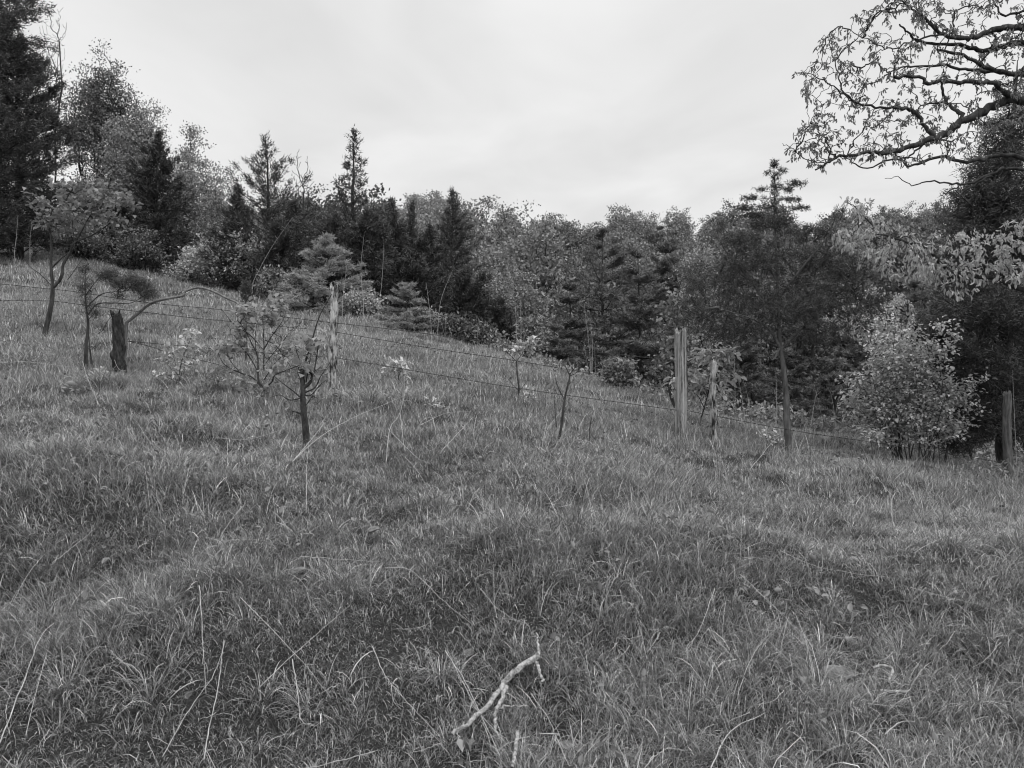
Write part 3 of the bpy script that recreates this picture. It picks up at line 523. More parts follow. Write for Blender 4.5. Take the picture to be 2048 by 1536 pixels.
cedar_traced('slender cedar with a crooked bare trunk and spire, growing on the fence line', [(1580, 912, Y), (1574, 850, Y), (1572, 790, Y), (1566, 730, Y), (1560, 690, Y), (1556, 600, Y), (1552, 500, Y), (1549, 420, Y), (1548, 318, Y)], .056,
    [([(1562, 700, Y), (1540, 660, Y-.1), (1510, 640, Y-.3), (1450, 620, Y-.4)], .025), ([(1560, 700, Y), (1600, 660, Y+.1), (1660, 620, Y+.2), (1720, 590, Y+.2)], .025), ([(1556, 640, Y), (1500, 560, Y+.2), (1450, 500, Y+.3), (1430, 450, Y+.3)], .022),
     ([(1556, 600, Y), (1600, 540, Y-.2), (1650, 480, Y-.2), (1690, 420, Y-.2)], .022), ([(1552, 560, Y), (1520, 500, Y), (1490, 440, Y)], .015), ([(1549, 405, Y), (1580, 395, Y), (1604, 398, Y)], .007), ([(1549, 412, Y), (1510, 420, Y), (1464, 415, Y)], .008),
     ([(1549, 395, Y), (1505, 398, Y), (1478, 388, Y)], .007), ([(1549, 375, Y), (1585, 375, Y), (1616, 356, Y)], .007), ([(1549, 355, Y), (1538, 350, Y), (1530, 342, Y)], .004), ([(1549, 350, Y), (1560, 345, Y), (1568, 338, Y)], .004), ([(1550, 425, Y), (1590, 420, Y), (1618, 412, Y)], .007), ([(1550, 430, Y), (1515, 432, Y), (1485, 428, Y)], .007), ([(1549, 385, Y), (1530, 382, Y), (1518, 374, Y)], .005), ([(1560, 695, Y), (1545, 720, Y-.2), (1530, 700, Y-.5)], .02)],
    [(1549, 328, Y, 6, 12, 6, 26), (1550, 372, Y, 8, 34, 8, 40), (1535, 346, Y, 9, 3, 6, 9), (1553, 352, Y, 8, 8, 6, 12), (1552, 372, Y, 14, 4, 8, 14), (1566, 341, Y, 9, 4, 6, 14), (1524, 378, Y, 12, 4, 6, 16), (1596, 367, Y, 22, 5, 5, 40), (1575, 378, Y, 16, 4, 8, 24), (1582, 399, Y, 26, 4, 8, 40), (1506, 396, Y, 26, 4, 6, 38), (1492, 416, Y, 28, 4, 6, 40), (1600, 416, Y, 24, 4, 6, 34), (1505, 431, Y, 24, 4, 6, 30), (1530, 414, Y, 18, 5, 8, 16), (1549, 405, Y, 9, 22, 9, 26), (1562, 420, Y, 16, 6, 8, 12),
     (1548, 445, Y, 50, 16, 36, 90), (1480, 478, Y, 50, 14, 50, 80), (1440, 448, Y, 18, 16, 20, 18), (1615, 468, Y, 52, 16, 50, 90), (1680, 425, Y, 14, 16, 20, 16), (1550, 515, Y, 110, 36, 80, 300), (1430, 560, Y, 80, 36, 60, 180), (1660, 545, Y, 90, 44, 60, 230), (1550, 610, Y, 130, 50, 80, 380), (1420, 630, Y, 70, 40, 60, 140),
     (1690, 620, Y, 80, 40, 60, 150), (1480, 660, Y, 90, 26, 60, 140), (1640, 665, Y, 80, 22, 60, 120), (1750, 600, Y, 40, 20, 40, 40), (1385, 600, Y, 30, 30, 40, 40)], 15, .052, .0095, mat='cedar', tr_mat='bark_mid', zthr=zrow(428, 11.6), spread=.45, jit=.025)
# ------------------------------------------------------------------ large dark cedar on the right
Y = 14.2
cedar_traced('large dark cedar filling the right edge down to the grass', [(2010, 935, Y), (2005, 800, Y), (2010, 600, Y), (2008, 450, Y), (2015, 330, Y), (2030, 200, Y), (2035, 120, Y)], .13,
    [([(2008, 700, Y), (1950, 640, Y-.5), (1890, 600, Y-.8)], .04), ([(2008, 600, Y), (2080, 520, Y), (2150, 470, Y)], .04), ([(2008, 800, Y), (1940, 760, Y-.4), (1870, 720, Y-.7)], .04), ([(2010, 500, Y), (1960, 430, Y-.2), (1910, 380, Y-.3)], .035),
     ([(2005, 850, Y), (2080, 800, Y-.5), (2140, 760, Y-.6)], .035), ([(2012, 400, Y), (2060, 340, Y), (2100, 300, Y)], .03), ([(1945, 930, Y-.6), (1935, 850, Y-.6), (1915, 780, Y-.7)], .03), ([(1890, 925, Y-1), (1900, 850, Y-1), (1880, 790, Y-1)], .02)],
    [(2015, 270, Y, 52, 50, 46, 150), (1990, 330, Y, 66, 34, 56, 150), (2000, 400, Y, 80, 50, 70, 190), (1995, 450, Y, 90, 50, 80, 190), (1950, 500, Y, 70, 50, 70, 150), (1900, 700, Y-.6, 60, 60, 60, 160), (2040, 200, Y, 35, 50, 30, 40), (1960, 390, Y, 60, 30, 60, 100), (2050, 400, Y, 80, 60, 80, 150), (1925, 420, Y, 32, 16, 30, 30), (1990, 480, Y, 80, 50, 90, 190), (1930, 560, Y, 55, 40, 60, 120), (2080, 540, Y, 90, 90, 90, 230),
     (1960, 620, Y-.3, 90, 60, 100, 300), (1900, 650, Y-.5, 55, 45, 60, 150), (2060, 680, Y, 100, 90, 100, 260), (1940, 730, Y-.3, 90, 60, 90, 300), (1880, 740, Y-.5, 50, 50, 60, 130), (2020, 790, Y, 90, 70, 100, 240), (1950, 840, Y-.3, 70, 50, 80, 200), (1910, 880, Y-.5, 40, 30, 50, 60), (2090, 860, Y, 80, 60, 90, 140)],
    22, .09, .016, mat='cedar', spread=.5, jit=.06)
# ------------------------------------------------------------------ oak with overhanging boughs (trunk just outside the picture)
Y = 9.5; tb = Tubes(); lv = Leaves(); S = []
ob = ground_at(2560, 11.0); tcr = pt(2540, 300, 11)
trunk = smoothline([ob-np.array([0, 0, .3]), ob+np.array([.05, 0, 1.5]), pt(2545, 500, 11), pt(2530, 250, 10.8), pt(2500, 0, 10.6), pt(2480, -250, 10.4)], 6)
tb.add(trunk, np.linspace(.30, .14, len(trunk)), 14, rough=.05); S.append(trunk)
OB = [ # main boughs traced over the sky, radius in metres at root and tip
 ([(2535, 330, 10.9), (2300, 240, 10), (2120, 200, 9.6), (2048, 196, 9.5), (2018, 200, 9.5), (1980, 216, 9.5), (1930, 240, 9.4), (1900, 260, 9.4), (1868, 276, 9.3), (1820, 294, 9.3), (1768, 306, 9.2), (1740, 304, 9.2), (1705, 312, 9.1), (1672, 314, 9.1), (1650, 330, 9.1), (1632, 340, 9.1)], .10, .012),
 ([(1672, 314, 9.1), (1655, 296, 9.1), (1645, 270, 9.2), (1630, 275, 9.2), (1600, 285, 9.3)], .012, .005), ([(1650, 330, 9.1), (1612, 318, 9.0), (1580, 292, 9.0), (1566, 290, 9.0)], .009, .004),
 ([(2525, 200, 10.8), (2300, 90, 10.3), (2150, 60, 10.1), (2048, 54, 10), (2000, 56, 10), (1960, 70, 10), (1930, 78, 9.9), (1880, 66, 9.9), (1855, 40, 9.9), (1830, 22, 9.9), (1800, 0, 9.9)], .085, .012),
 ([(1932, 76, 9.9), (1900, 64, 9.9), (1850, 76, 9.8), (1800, 92, 9.7), (1770, 98, 9.6), (1740, 82, 9.5), (1700, 60, 9.5)], .02, .006),
 ([(2528, 240, 10.8), (2300, 150, 10.4), (2120, 100, 10.3), (2048, 86, 10.2), (2010, 92, 10.2), (1965, 102, 10.2), (1920, 90, 10.1), (1870, 88, 10), (1836, 82, 10), (1815, 64, 9.9), (1798, 50, 9.8)], .07, .012),
 ([(2530, 280, 10.8), (2300, 220, 9.9), (2120, 160, 9.5), (2048, 150, 9.3), (1980, 138, 9.2), (1925, 112, 9.2), (1880, 100, 9.2)], .07, .018),
 ([(2048, 150, 9.3), (1990, 144, 9.4), (1940, 140, 9.5), (1890, 132, 9.5), (1830, 132, 9.5), (1790, 140, 9.5), (1775, 146, 9.5)], .035, .008),
 ([(2018, 198, 9.5), (1996, 172, 9.3), (1975, 164, 9.2), (1930, 164, 9.1), (1880, 164, 9.1), (1855, 166, 9.1), (1838, 152, 9.1), (1788, 156, 9.0)], .04, .022),
 ([(1866, 276, 9.3), (1848, 252, 9.3), (1828, 224, 9.3), (1800, 216, 9.2), (1760, 214, 9.2), (1718, 208, 9.2), (1690, 184, 9.1), (1672, 140, 9.1), (1662, 90, 9.1)], .035, .006),
 ([(1718, 208, 9.2), (1690, 190, 9.2), (1650, 165, 9.1), (1620, 150, 9.1), (1596, 146, 9.1)], .014, .005),
 ([(1935, 240, 9.4), (1915, 224, 9.6), (1895, 206, 9.8), (1886, 180, 9.8), (1885, 160, 9.8)], .035, .018), ([(1895, 206, 9.8), (1860, 206, 9.8), (1835, 218, 9.9)], .02, .01),
 ([(2300, 420, 10.8), (2120, 350, 10.6), (2048, 318, 10.5), (1990, 312, 10.4), (1930, 324, 10.3), (1880, 312, 10.2), (1825, 332, 10.1), (1795, 318, 10), (1735, 336, 9.9), (1700, 320, 9.8), (1670, 312, 9.8)], .05, .006),
 ([(1850, 284, 9.3), (1820, 312, 9.3), (1798, 318, 9.3)], .016, .01), ([(2535, 400, 10.9), (2300, 420, 10.8)], .07, .05),
 ([(2200, 420, 10.8), (2048, 340, 10.8), (1980, 350, 10.8), (1940, 366, 10.8), (1905, 368, 10.8), (1860, 362, 10.8), (1825, 370, 10.8), (1795, 355, 10.8), (1770, 358, 10.8)], .035, .004), ([(1980, 350, 10.8), (1940, 376, 10.8), (1912, 396, 10.8)], .02, .015), ([(1930, 364, 10.8), (1905, 380, 10.8), (1884, 390, 10.8)], .012, .01),
 ([(2060, 90, 9.6), (2050, 130, 9.6), (2032, 160, 9.6), (2030, 195, 9.5)], .02, .012), ([(1985, 60, 10), (1988, 84, 10), (1987, 100, 10)], .02, .016), ([(1880, 66, 9.9), (1860, 44, 9.9), (1840, 20, 9.9), (1836, -20, 9.9)], .02, .008), 
 ([(2240, 60, 10.2), (2150, 0, 10), (2060, 20, 10), (2010, 30, 10), (1990, 10, 10), (1970, -30, 10)], .03, .01), ([(2480, -100, 10.4), (2250, -60, 10), (2100, -40, 9.8), (1950, -30, 9.6), (1800, -40, 9.5)], .08, .02),
]
OB2 = [
 ([(2580, 520, 12.3), (2250, 560, 11.4), (2100, 590, 11.4), (2000, 560, 11.5), (1900, 540, 11.6), (1870, 510, 11.6), (1840, 490, 11.6), (1800, 480, 11.6), (1757, 464, 11.6), (1735, 440, 11.6), (1710, 415, 11.6), (1690, 402, 11.6)], .06, .006),
 ([(1850, 495, 11.6), (1810, 475, 11.7), (1760, 476, 11.8), (1700, 478, 11.8), (1670, 476, 11.8)], .012, .005),
 ([(2250, 560, 11.2), (2150, 600, 14.6), (1960, 640, 15.2), (1842, 660, 14.8), (1830, 645, 14.8), (1810, 625, 14.8), (1790, 616, 14.8), (1762, 612, 14.7), (1700, 600, 14.7)], .06, .009), ([(1840, 660, 14.8), (1820, 664, 14.7), (1785, 642, 14.6), (1740, 646, 14.6), (1700, 660, 14.5), (1640, 650, 14.5)], .028, .007)]
def add_limbs(OBx, tb, S):
    for P_, ra, rb in OBx:
        q = line3(P_, 5); q = q+rng.normal(size=q.shape)*np.linspace(.012, .008, len(q))[:, None]; t = np.linspace(0, 1, len(q)); rr = ra*(1-t)**1.3+rb*(1-(1-t)**1.3); tb.add(q, rr*.78, 8 if ra > .02 else 5, rough=.09); S.append(q[2:])
add_limbs(OB, tb, S); Sn = np.concatenate(S)
def inpoly(x, y, P):
    P = np.array(P, float); r = np.zeros(len(x), bool); j = len(P)-1
    for i in range(len(P)):
        c = ((P[i, 1] > y) != (P[j, 1] > y)) & (x < (P[j, 0]-P[i, 0])*(y-P[i, 1])/(P[j, 1]-P[i, 1]+1e-9)+P[i, 0]); r ^= c; j = i
    return r
def targets(poly, n, Ya, Yb, holes=()):
    P = np.array(poly); x = rng.uniform(P[:, 0].min(), P[:, 0].max(), n*4); y = rng.uniform(P[:, 1].min(), P[:, 1].max(), n*4); k = inpoly(x, y, poly)
    for hpoly in holes: k &= ~inpoly(x, y, hpoly)
    x, y = x[k][:n], y[k][:n]; return x, y, rng.uniform(Ya, Yb, len(x))
up_poly = [(1568, 292), (1596, 262), (1612, 215), (1590, 140), (1618, 125), (1648, 55), (1690, 62), (1702, 30), (1745, 5), (1740, -60), (2250, -120), (2350, 200), (2100, 250), (2000, 250), (1960, 280), (1900, 318), (1820, 325), (1760, 325), (1700, 325), (1640, 342), (1590, 325)]
low_poly = [(1690, 395), (1740, 400), (1760, 440), (1900, 470), (2050, 440), (2300, 430), (2300, 560), (2000, 560), (1900, 600), (1860, 560), (1740, 545), (1690, 500), (1660, 470), (1700, 440)]
low2 = [(1640, 630), (1740, 570), (1810, 590), (1840, 640), (1800, 690), (1700, 665), (1640, 660)]
T = []
for poly, n, ya, yb in [(up_poly, 1150, 8.7, 10.4)]:
    x, y, yy = targets(poly, n, ya, yb); T.append(np.stack([(x-CX)/F*yy, yy, EYE+(HOR-y)/F*yy], 1))
T = np.concatenate(T); arr, par, ends = grow(T, Sn, list(-np.ones(len(Sn), int)), alpha=.1, bow=.08, sub=5)
arr[len(Sn):] += rng.normal(size=(len(arr)-len(Sn), 3))*.008
skel_tubes(tb, arr, par, .0042, first=len(Sn), rmax=.016, sides=(6, 5, 3))
tipd = nrm(arr[ends]-arr[par[ends]])
lv.add(arr[ends], tipd*.35+np.array([0, 0, -.75]), 6, .42, .058, .019, jit=.015, shape='fold', tint=(.7, 1.25))
mid = arr[par[ends]]; k = rng.random(len(mid)) < .15; lv.add(mid[k], tipd[k]*.3+np.array([0, 0, -.75]), 6, .45, .058, .02, jit=.025, shape='fold', tint=(.7, 1.25))
finish('oak_tree', ob, tb, lv, 'old oak with dark twisting boughs and drooping young leaves overhanging the right side', 'tree', M['oak'], M['bark'])
# second oak with low boughs; light on them is put into paler leaf colour
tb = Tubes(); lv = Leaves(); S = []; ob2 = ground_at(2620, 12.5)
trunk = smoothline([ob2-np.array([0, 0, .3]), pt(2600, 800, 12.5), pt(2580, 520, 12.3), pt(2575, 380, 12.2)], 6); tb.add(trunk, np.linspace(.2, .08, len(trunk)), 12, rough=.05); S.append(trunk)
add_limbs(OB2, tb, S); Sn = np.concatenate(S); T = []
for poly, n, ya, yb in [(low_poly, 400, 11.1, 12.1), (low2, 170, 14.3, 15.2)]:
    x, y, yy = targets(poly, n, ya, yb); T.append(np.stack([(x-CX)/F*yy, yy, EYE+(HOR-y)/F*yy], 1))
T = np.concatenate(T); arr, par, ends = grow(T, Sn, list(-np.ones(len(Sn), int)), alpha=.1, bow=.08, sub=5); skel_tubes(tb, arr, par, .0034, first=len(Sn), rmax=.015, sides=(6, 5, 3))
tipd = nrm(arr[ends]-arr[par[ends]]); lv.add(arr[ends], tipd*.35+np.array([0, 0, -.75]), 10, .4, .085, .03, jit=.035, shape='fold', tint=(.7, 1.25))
finish('oak_tree', ob2, tb, lv, 'second oak with low boughs before the wood, light on the hanging leaves put into their pale colour', 'tree', M['light'], M['bark'])
# ------------------------------------------------------------------ traced saplings
def sapling(name, label, strokes, anchors, mat='sap', bark='bark', n=8, leaf=.1, lw=.06, spread=.6, jit=.05, cat='sapling', twigs=0, shape='fold', tint=(.75, 1.3), hang=0.0, twig_r=.002, flat=.6, bare=()):
    tb = Tubes(); lv = Leaves(); S = []; base = pt(*strokes[0][0][0]); base[2] = float(H(base[0], base[1]))
    for i, (P_, ra, rb) in enumerate(strokes):
        q = line3(P_, 5); 
        if i == 0 or P_[0][1] == strokes[0][0][0][1]: q[0, 2] = base[2]-.08
        tb.add(q, np.linspace(ra, rb, len(q)), 7 if ra > .012 else 4, rough=.08); S.append(q)
    Sn = np.concatenate([q[1:] for q in S])
    if len(anchors):
        T = []
        for a in anchors:
            px, row, Y, rx, ry, m = a; T.append(np.array([pt(px+rng.normal()*rx*.6, row+rng.normal()*ry*.6, Y+rng.normal()*rx*.6*Y/F) for _ in range(m)]))
        T = np.concatenate(T); arr, par, ends = grow(T, Sn, list(-np.ones(len(Sn), int)), alpha=0, bow=.05, sub=3); skel_tubes(tb, arr, par, twig_r, first=len(Sn), rmax=.006)
        d = nrm(arr[ends]-arr[par[ends]]); d[:, 2] = d[:, 2]*.4-hang
        if n: lv.add(arr[ends], d, n, spread, leaf, lw, jit=jit, shape=shape, tint=tint, flat=flat)
    if len(bare):
        T = np.array([pt(px+rng.normal()*rx*.6, row+rng.normal()*ry*.6, Y_+rng.normal()*rx*.6*Y_/F) for (px, row, Y_, rx, ry, m) in bare for _ in range(m)])
        arr, par, ends = grow(T, Sn, list(-np.ones(len(Sn), int)), alpha=.2, bow=-.04, sub=4); skel_tubes(tb, arr, par, twig_r, first=len(Sn), rmax=.005)
    return finish(name, base, tb, lv, label, cat, M[mat], M[bark])
Y = rowY(88, 676, 0)
sapling('sapling', 'leafy fence-line sapling with a forked curving trunk and large flat leaves at the left', [([(88, 676, Y), (95, 645, Y), (104, 600, Y), (105, 570, Y), (102, 530, Y), (103, 490, Y), (100, 440, Y), (112, 400, Y)], .05, .008),
    ([(106, 575, Y), (122, 556, Y), (126, 530, Y), (140, 505, Y), (150, 485, Y), (185, 470, Y), (215, 450, Y), (235, 430, Y)], .032, .008), ([(104, 535, Y), (125, 515, Y), (148, 495, Y), (147, 470, Y), (145, 440, Y)], .018, .006), ([(150, 485, Y), (165, 460, Y), (175, 440, Y), (195, 410, Y), (215, 380, Y)], .014, .005),
    ([(170, 452, Y), (158, 430, Y), (160, 405, Y)], .009, .004), ([(104, 572, Y), (80, 548, Y), (62, 535, Y), (48, 518, Y)], .008, .003), ([(103, 460, Y), (120, 420, Y), (150, 370, Y)], .012, .005), ([(135, 560, Y), (160, 525, Y), (175, 500, Y)], .008, .003)],
    [(150, 375, Y, 45, 18, 34), (200, 405, Y, 40, 20, 34), (245, 398, Y, 26, 12, 16), (120, 425, Y, 45, 20, 34), (180, 440, Y, 45, 16, 26), (235, 440, Y, 18, 14, 10), (95, 440, Y, 26, 14, 14), (80, 400, Y, 26, 16, 8)], mat='sapd', leaf=.1, lw=.072, n=5, jit=.06, cat='sapling', bare=[(150, 420, Y, 50, 40, 14)])
# small wind-bent juniper
Y = 11.9
cedar_traced('small wind-bent juniper with thin twin trunks beside the charred stump', [(172, 745, Y), (172, 700, Y), (176, 650, Y), (172, 610, Y), (170, 570, Y), (172, 545, Y)], .03,
    [([(188, 750, Y), (180, 700, Y), (176, 640, Y)], .016), ([(176, 630, Y), (195, 608, Y), (230, 606, Y), (262, 606, Y), (290, 590, Y)], .012), ([(173, 615, Y), (200, 590, Y), (225, 584, Y), (255, 582, Y)], .010), ([(172, 590, Y), (190, 565, Y), (205, 550, Y)], .008), ([(176, 640, Y), (186, 630, Y), (192, 620, Y)], .006)],
    [(166, 538, Y, 14, 9, 10, 34), (172, 575, Y, 18, 22, 16, 60), (215, 550, Y, 22, 14, 20, 110), (238, 568, Y, 18, 14, 18, 80), (280, 570, Y, 24, 16, 22, 150), (295, 588, Y, 18, 14, 18, 90), (262, 558, Y, 16, 8, 14, 40), (238, 592, Y, 12, 6, 12, 22), (188, 625, Y, 10, 9, 10, 30), (178, 610, Y, 12, 10, 10, 26)], 12, .05, .0055, mat='cedar_mid', spread=.6, jit=.035, up=.5, name='juniper_bush')
cedar_traced('tiny upright juniper standing in the meadow behind the wind-bent branch', [(492, 640, 14), (492, 600, 14), (490, 562, 14)], .02, [], [(492, 580, 14, 12, 22, 12, 110), (496, 610, 14, 16, 16, 14, 40)], 8, .06, .007, mat='cedar_mid', spread=.3, jit=.02, up=1.2, name='juniper_bush')
# arching dead branch
Y = 12.1
sapling('dead_branch', 'long dead branch arching from the charred stump over the wires', [([(248, 650, Y), (275, 628, Y), (300, 608, Y), (330, 598, Y), (365, 591, Y), (372, 582, Y), (398, 575, Y), (425, 582, Y), (455, 597, Y), (475, 606, Y), (492, 620, Y-.2), (505, 640, Y-.6)], .022, .013), ([(405, 577, Y), (414, 590, Y)], .006, .003), ([(372, 582, Y), (362, 580, Y)], .008, .004)], [], bark='bark_grey', cat='branch')
# broad-leaved sapling in front of the middle of the fence
Y = rowY(528, 800, 0)
sapling('sapling', 'bushy sapling with many thin stems and soft round leaves left of the middle post', [([(528, 800, Y), (529, 782, Y), (527, 772, Y)], .022, .018), ([(528, 775, Y), (517, 760, Y), (516, 735, Y), (515, 710, Y), (505, 690, Y), (490, 660, Y), (475, 640, Y)], .014, .004),
    ([(527, 775, Y), (543, 765, Y), (550, 750, Y), (575, 740, Y), (600, 730, Y)], .012, .005), ([(528, 780, Y), (505, 755, Y), (480, 745, Y), (450, 730, Y), (435, 705, Y)], .01, .004), ([(527, 740, Y), (528, 700, Y), (526, 650, Y), (525, 630, Y)], .009, .004), ([(527, 700, Y), (545, 670, Y), (560, 650, Y), (570, 632, Y)], .009, .003),
    ([(517, 745, Y), (500, 715, Y), (480, 690, Y), (468, 670, Y), (455, 650, Y)], .008, .003), ([(530, 680, Y), (550, 690, Y), (570, 715, Y), (582, 735, Y)], .007, .004), ([(526, 735, Y), (540, 715, Y), (560, 690, Y), (575, 670, Y)], .006, .003), ([(515, 720, Y), (510, 680, Y), (515, 640, Y)], .006, .003), ([(528, 760, Y), (555, 720, Y), (590, 700, Y)], .006, .003), ([(480, 745, Y), (460, 720, Y), (450, 690, Y)], .005, .003), ([(527, 700, Y), (500, 670, Y), (470, 650, Y), (440, 615, Y)], .006, .003), ([(545, 670, Y), (575, 640, Y), (590, 620, Y)], .004, .002)],
    [(505, 622, Y, 32, 9, 26), (552, 612, Y, 18, 9, 14), (530, 634, Y, 28, 7, 12), (475, 658, Y, 22, 8, 18), (545, 645, Y, 12, 10, 6), (462, 695, Y, 22, 8, 12), (580, 695, Y, 34, 12, 16), (560, 730, Y, 30, 16, 10), (490, 690, Y, 30, 20, 10), (455, 735, Y, 18, 10, 7), (500, 775, Y, 28, 14, 12), (520, 785, Y, 24, 10, 6)], leaf=.082, lw=.058, n=5, jit=.035, hang=.25, spread=.5, bare=[(530, 690, Y, 60, 50, 60), (600, 690, Y, 20, 40, 10)], twig_r=.0024)
# charred young tree
Y = rowY(612, 885, 0)
sapling('burnt_sapling', 'scorched leafless young tree with a black trunk and bundle of upright twigs', [([(612, 885, Y), (611, 850, Y), (608, 825, Y), (606, 800, Y), (606, 780, Y), (604, 752, Y), (603, 738, Y)], .034, .022), ([(608, 775, Y), (620, 765, Y), (624, 750, Y), (616, 742, Y)], .02, .008), ([(610, 785, Y), (630, 775, Y), (640, 755, Y), (650, 740, Y), (660, 725, Y)], .009, .003),
    ([(604, 750, Y), (612, 720, Y), (622, 690, Y), (630, 660, Y), (640, 630, Y), (652, 608, Y), (664, 588, Y)], .010, .003), ([(628, 745, Y), (634, 710, Y), (638, 685, Y), (646, 675, Y)], .007, .003), ([(607, 790, Y), (622, 790, Y), (638, 772, Y), (652, 760, Y)], .008, .003), ([(606, 800, Y), (590, 785, Y), (570, 770, Y), (548, 752, Y)], .008, .003), ([(604, 760, Y), (596, 748, Y), (597, 735, Y)], .008, .004),
    ([(608, 815, Y), (620, 800, Y), (632, 780, Y), (645, 768, Y)], .007, .003), ([(604, 745, Y), (600, 725, Y), (594, 705, Y), (590, 690, Y)], .007, .002), ([(611, 835, Y), (598, 826, Y), (584, 822, Y)], .012, .005), ([(606, 795, Y), (580, 800, Y), (560, 790, Y), (540, 795, Y)], .006, .002), ([(612, 765, Y), (618, 730, Y), (622, 712, Y)], .006, .002)],
    [(606, 740, Y, 10, 6, 3), (625, 740, Y, 8, 8, 4), (610, 690, Y, 16, 8, 7), (622, 680, Y, 14, 6, 6)], mat='sap', bark='bark_black', leaf=.11, lw=.08, n=3, hang=.3, bare=[(612, 740, Y, 36, 40, 34), (600, 800, Y, 36, 16, 14)], twig_r=.0025)
# little trees in the meadow
Y = rowY(1040, 802, 0)
sapling('sapling', 'thin young sapling with one flag of pale leaves in mid meadow', [([(1040, 802, Y), (1037, 770, Y), (1034, 740, Y), (1033, 723, Y)], .016, .008), ([(1033, 723, Y), (1020, 710, Y), (1010, 700, Y)], .006, .003), ([(1033, 723, Y), (1046, 705, Y), (1060, 688, Y)], .006, .003), ([(1040, 785, Y), (1018, 760, Y), (1002, 740, Y)], .004, .002), ([(1041, 780, Y), (1055, 760, Y), (1058, 750, Y)], .004, .002)],
    [(1028, 697, Y, 12, 3, 9), (1048, 692, Y, 14, 4, 10), (1064, 683, Y, 7, 3, 7), (1008, 712, Y, 8, 2, 3)], leaf=.1, lw=.05, n=4, jit=.03, mat='light')
Y = rowY(1117, 885, 0)
sapling('dead_sapling', 'small forked bare sapling standing in the meadow', [([(1117, 885, Y), (1123, 850, Y), (1127, 815, Y), (1131, 790, Y), (1138, 762, Y), (1140, 746, Y)], .016, .009), ([(1127, 795, Y), (1120, 783, Y), (1113, 765, Y), (1109, 748, Y)], .008, .003), ([(1139, 750, Y), (1132, 735, Y), (1130, 728, Y)], .006, .003), ([(1140, 748, Y), (1150, 735, Y), (1163, 715, Y)], .006, .002), ([(1139, 752, Y), (1152, 746, Y), (1165, 732, Y)], .005, .002), ([(1128, 800, Y), (1122, 785, Y), (1118, 778, Y)], .005, .002), ([(1113, 855, Y), (1110, 820, Y), (1109, 790, Y)], .007, .003), ([(1136, 770, Y), (1145, 762, Y), (1150, 757, Y)], .004, .002), ([(1146, 742, Y), (1143, 715, Y), (1146, 690, Y)], .003, .0015)], [], cat='sapling')
sapling('dead_sapling', 'tiny bare stem right of the forked bare sapling', [([(1179, 862, Y), (1182, 840, Y), (1187, 820, Y)], .007, .002), ([(1181, 850, Y), (1190, 835, Y)], .003, .0015)], [], cat='sapling')
Y = 12.3
sapling('sapling', 'broad-leaved sapling fanning out between the two weathered posts', [([(1400, 870, Y), (1402, 840, Y), (1410, 810, Y), (1420, 770, Y), (1425, 730, Y), (1432, 712, Y)], .014, .006), ([(1408, 815, Y), (1395, 790, Y), (1375, 765, Y), (1350, 757, Y)], .008, .003), ([(1418, 775, Y), (1440, 755, Y), (1455, 745, Y)], .007, .003), ([(1415, 790, Y), (1400, 760, Y), (1390, 750, Y)], .005, .003)],
    [(1412, 708, Y, 14, 4, 12), (1445, 706, Y, 18, 5, 18), (1430, 716, Y, 20, 6, 14), (1385, 752, Y, 18, 5, 18), (1350, 762, Y, 14, 4, 12), (1400, 768, Y, 18, 6, 14), (1452, 752, Y, 14, 5, 12), (1382, 782, Y, 14, 6, 10), (1440, 782, Y, 16, 4, 7)], mat='light', leaf=.12, lw=.05, n=5, jit=.04, hang=.35, spread=.45)
# leafy weeds
def weed(px, row0, Y, tops, label, leaf=.07, lw=.04, n=5, mat='light', name='leafy_weed'):
    st = []; g0 = ground_at(px, Y); rg = HOR-(g0[2]-EYE)*F/Y
    for (a, b) in tops: st.append(([(px, rg, Y), ((px*2+a)/3+rng.normal()*3, (rg+b)/2, Y), (a, b, Y)], .005, .0025))
    sapling(name, label, st, [(a, b, Y, 9, 7, 7) for a, b in tops], mat=mat, leaf=leaf, lw=lw, n=n, jit=.04, cat='weed', twig_r=.0015)
weed(355, 790, 11.2, [(385, 668), (372, 690), (345, 705), (330, 720), (400, 700), (352, 740), (325, 750), (375, 725)], 'pale leafy weed clump right of the charred stump', .085, .045, n=6)
weed(205, 790, 11.0, [(198, 752), (215, 754), (228, 758)], 'low rosette of pointed pale leaves at the foot of the stump', .11, .03)
weed(155, 830, 10.0, [(150, 790), (165, 785)], 'dull broad-leaved seedling in the grass below the stump', .1, .06, mat='broad')
weed(797, 775, 12.4, [(788, 730), (808, 730), (798, 738)], 'pale whorl of leaves under the lower wire right of the middle post', .11, .045)
weed(742, 925, 8.6, [(738, 905), (765, 905)], 'two-leaved seedling in the grass in mid picture', .08, .045)
weed(865, 850, 10.2, [(862, 806), (880, 812)], 'thin weed with a tuft of narrow leaves below the lowest wire', .07, .02)
weed(1052, 830, 11.6, [(1050, 790), (1060, 788)], 'short pale weed right of the thin young sapling', .06, .02)
weed(1535, 905, 10.8, [(1530, 870), (1545, 875)], 'weed at the foot of the crooked cedar', .06, .03)
weed(475, 800, 10.6, [(490, 782), (478, 776), (505, 795), (540, 812)], 'soft broad-leaved seedlings below the bushy sapling', .1, .07, mat='sap')
weed(1745, 905, 12.6, [(1740, 872), (1755, 868)], 'single bright drooping leaf cluster before the maple bush', .11, .035)
weed(1960, 950, 12.2, [(1950, 935), (1985, 932), (1995, 938)], 'low leaves at the foot of the right-hand post', .08, .03, mat='sap')
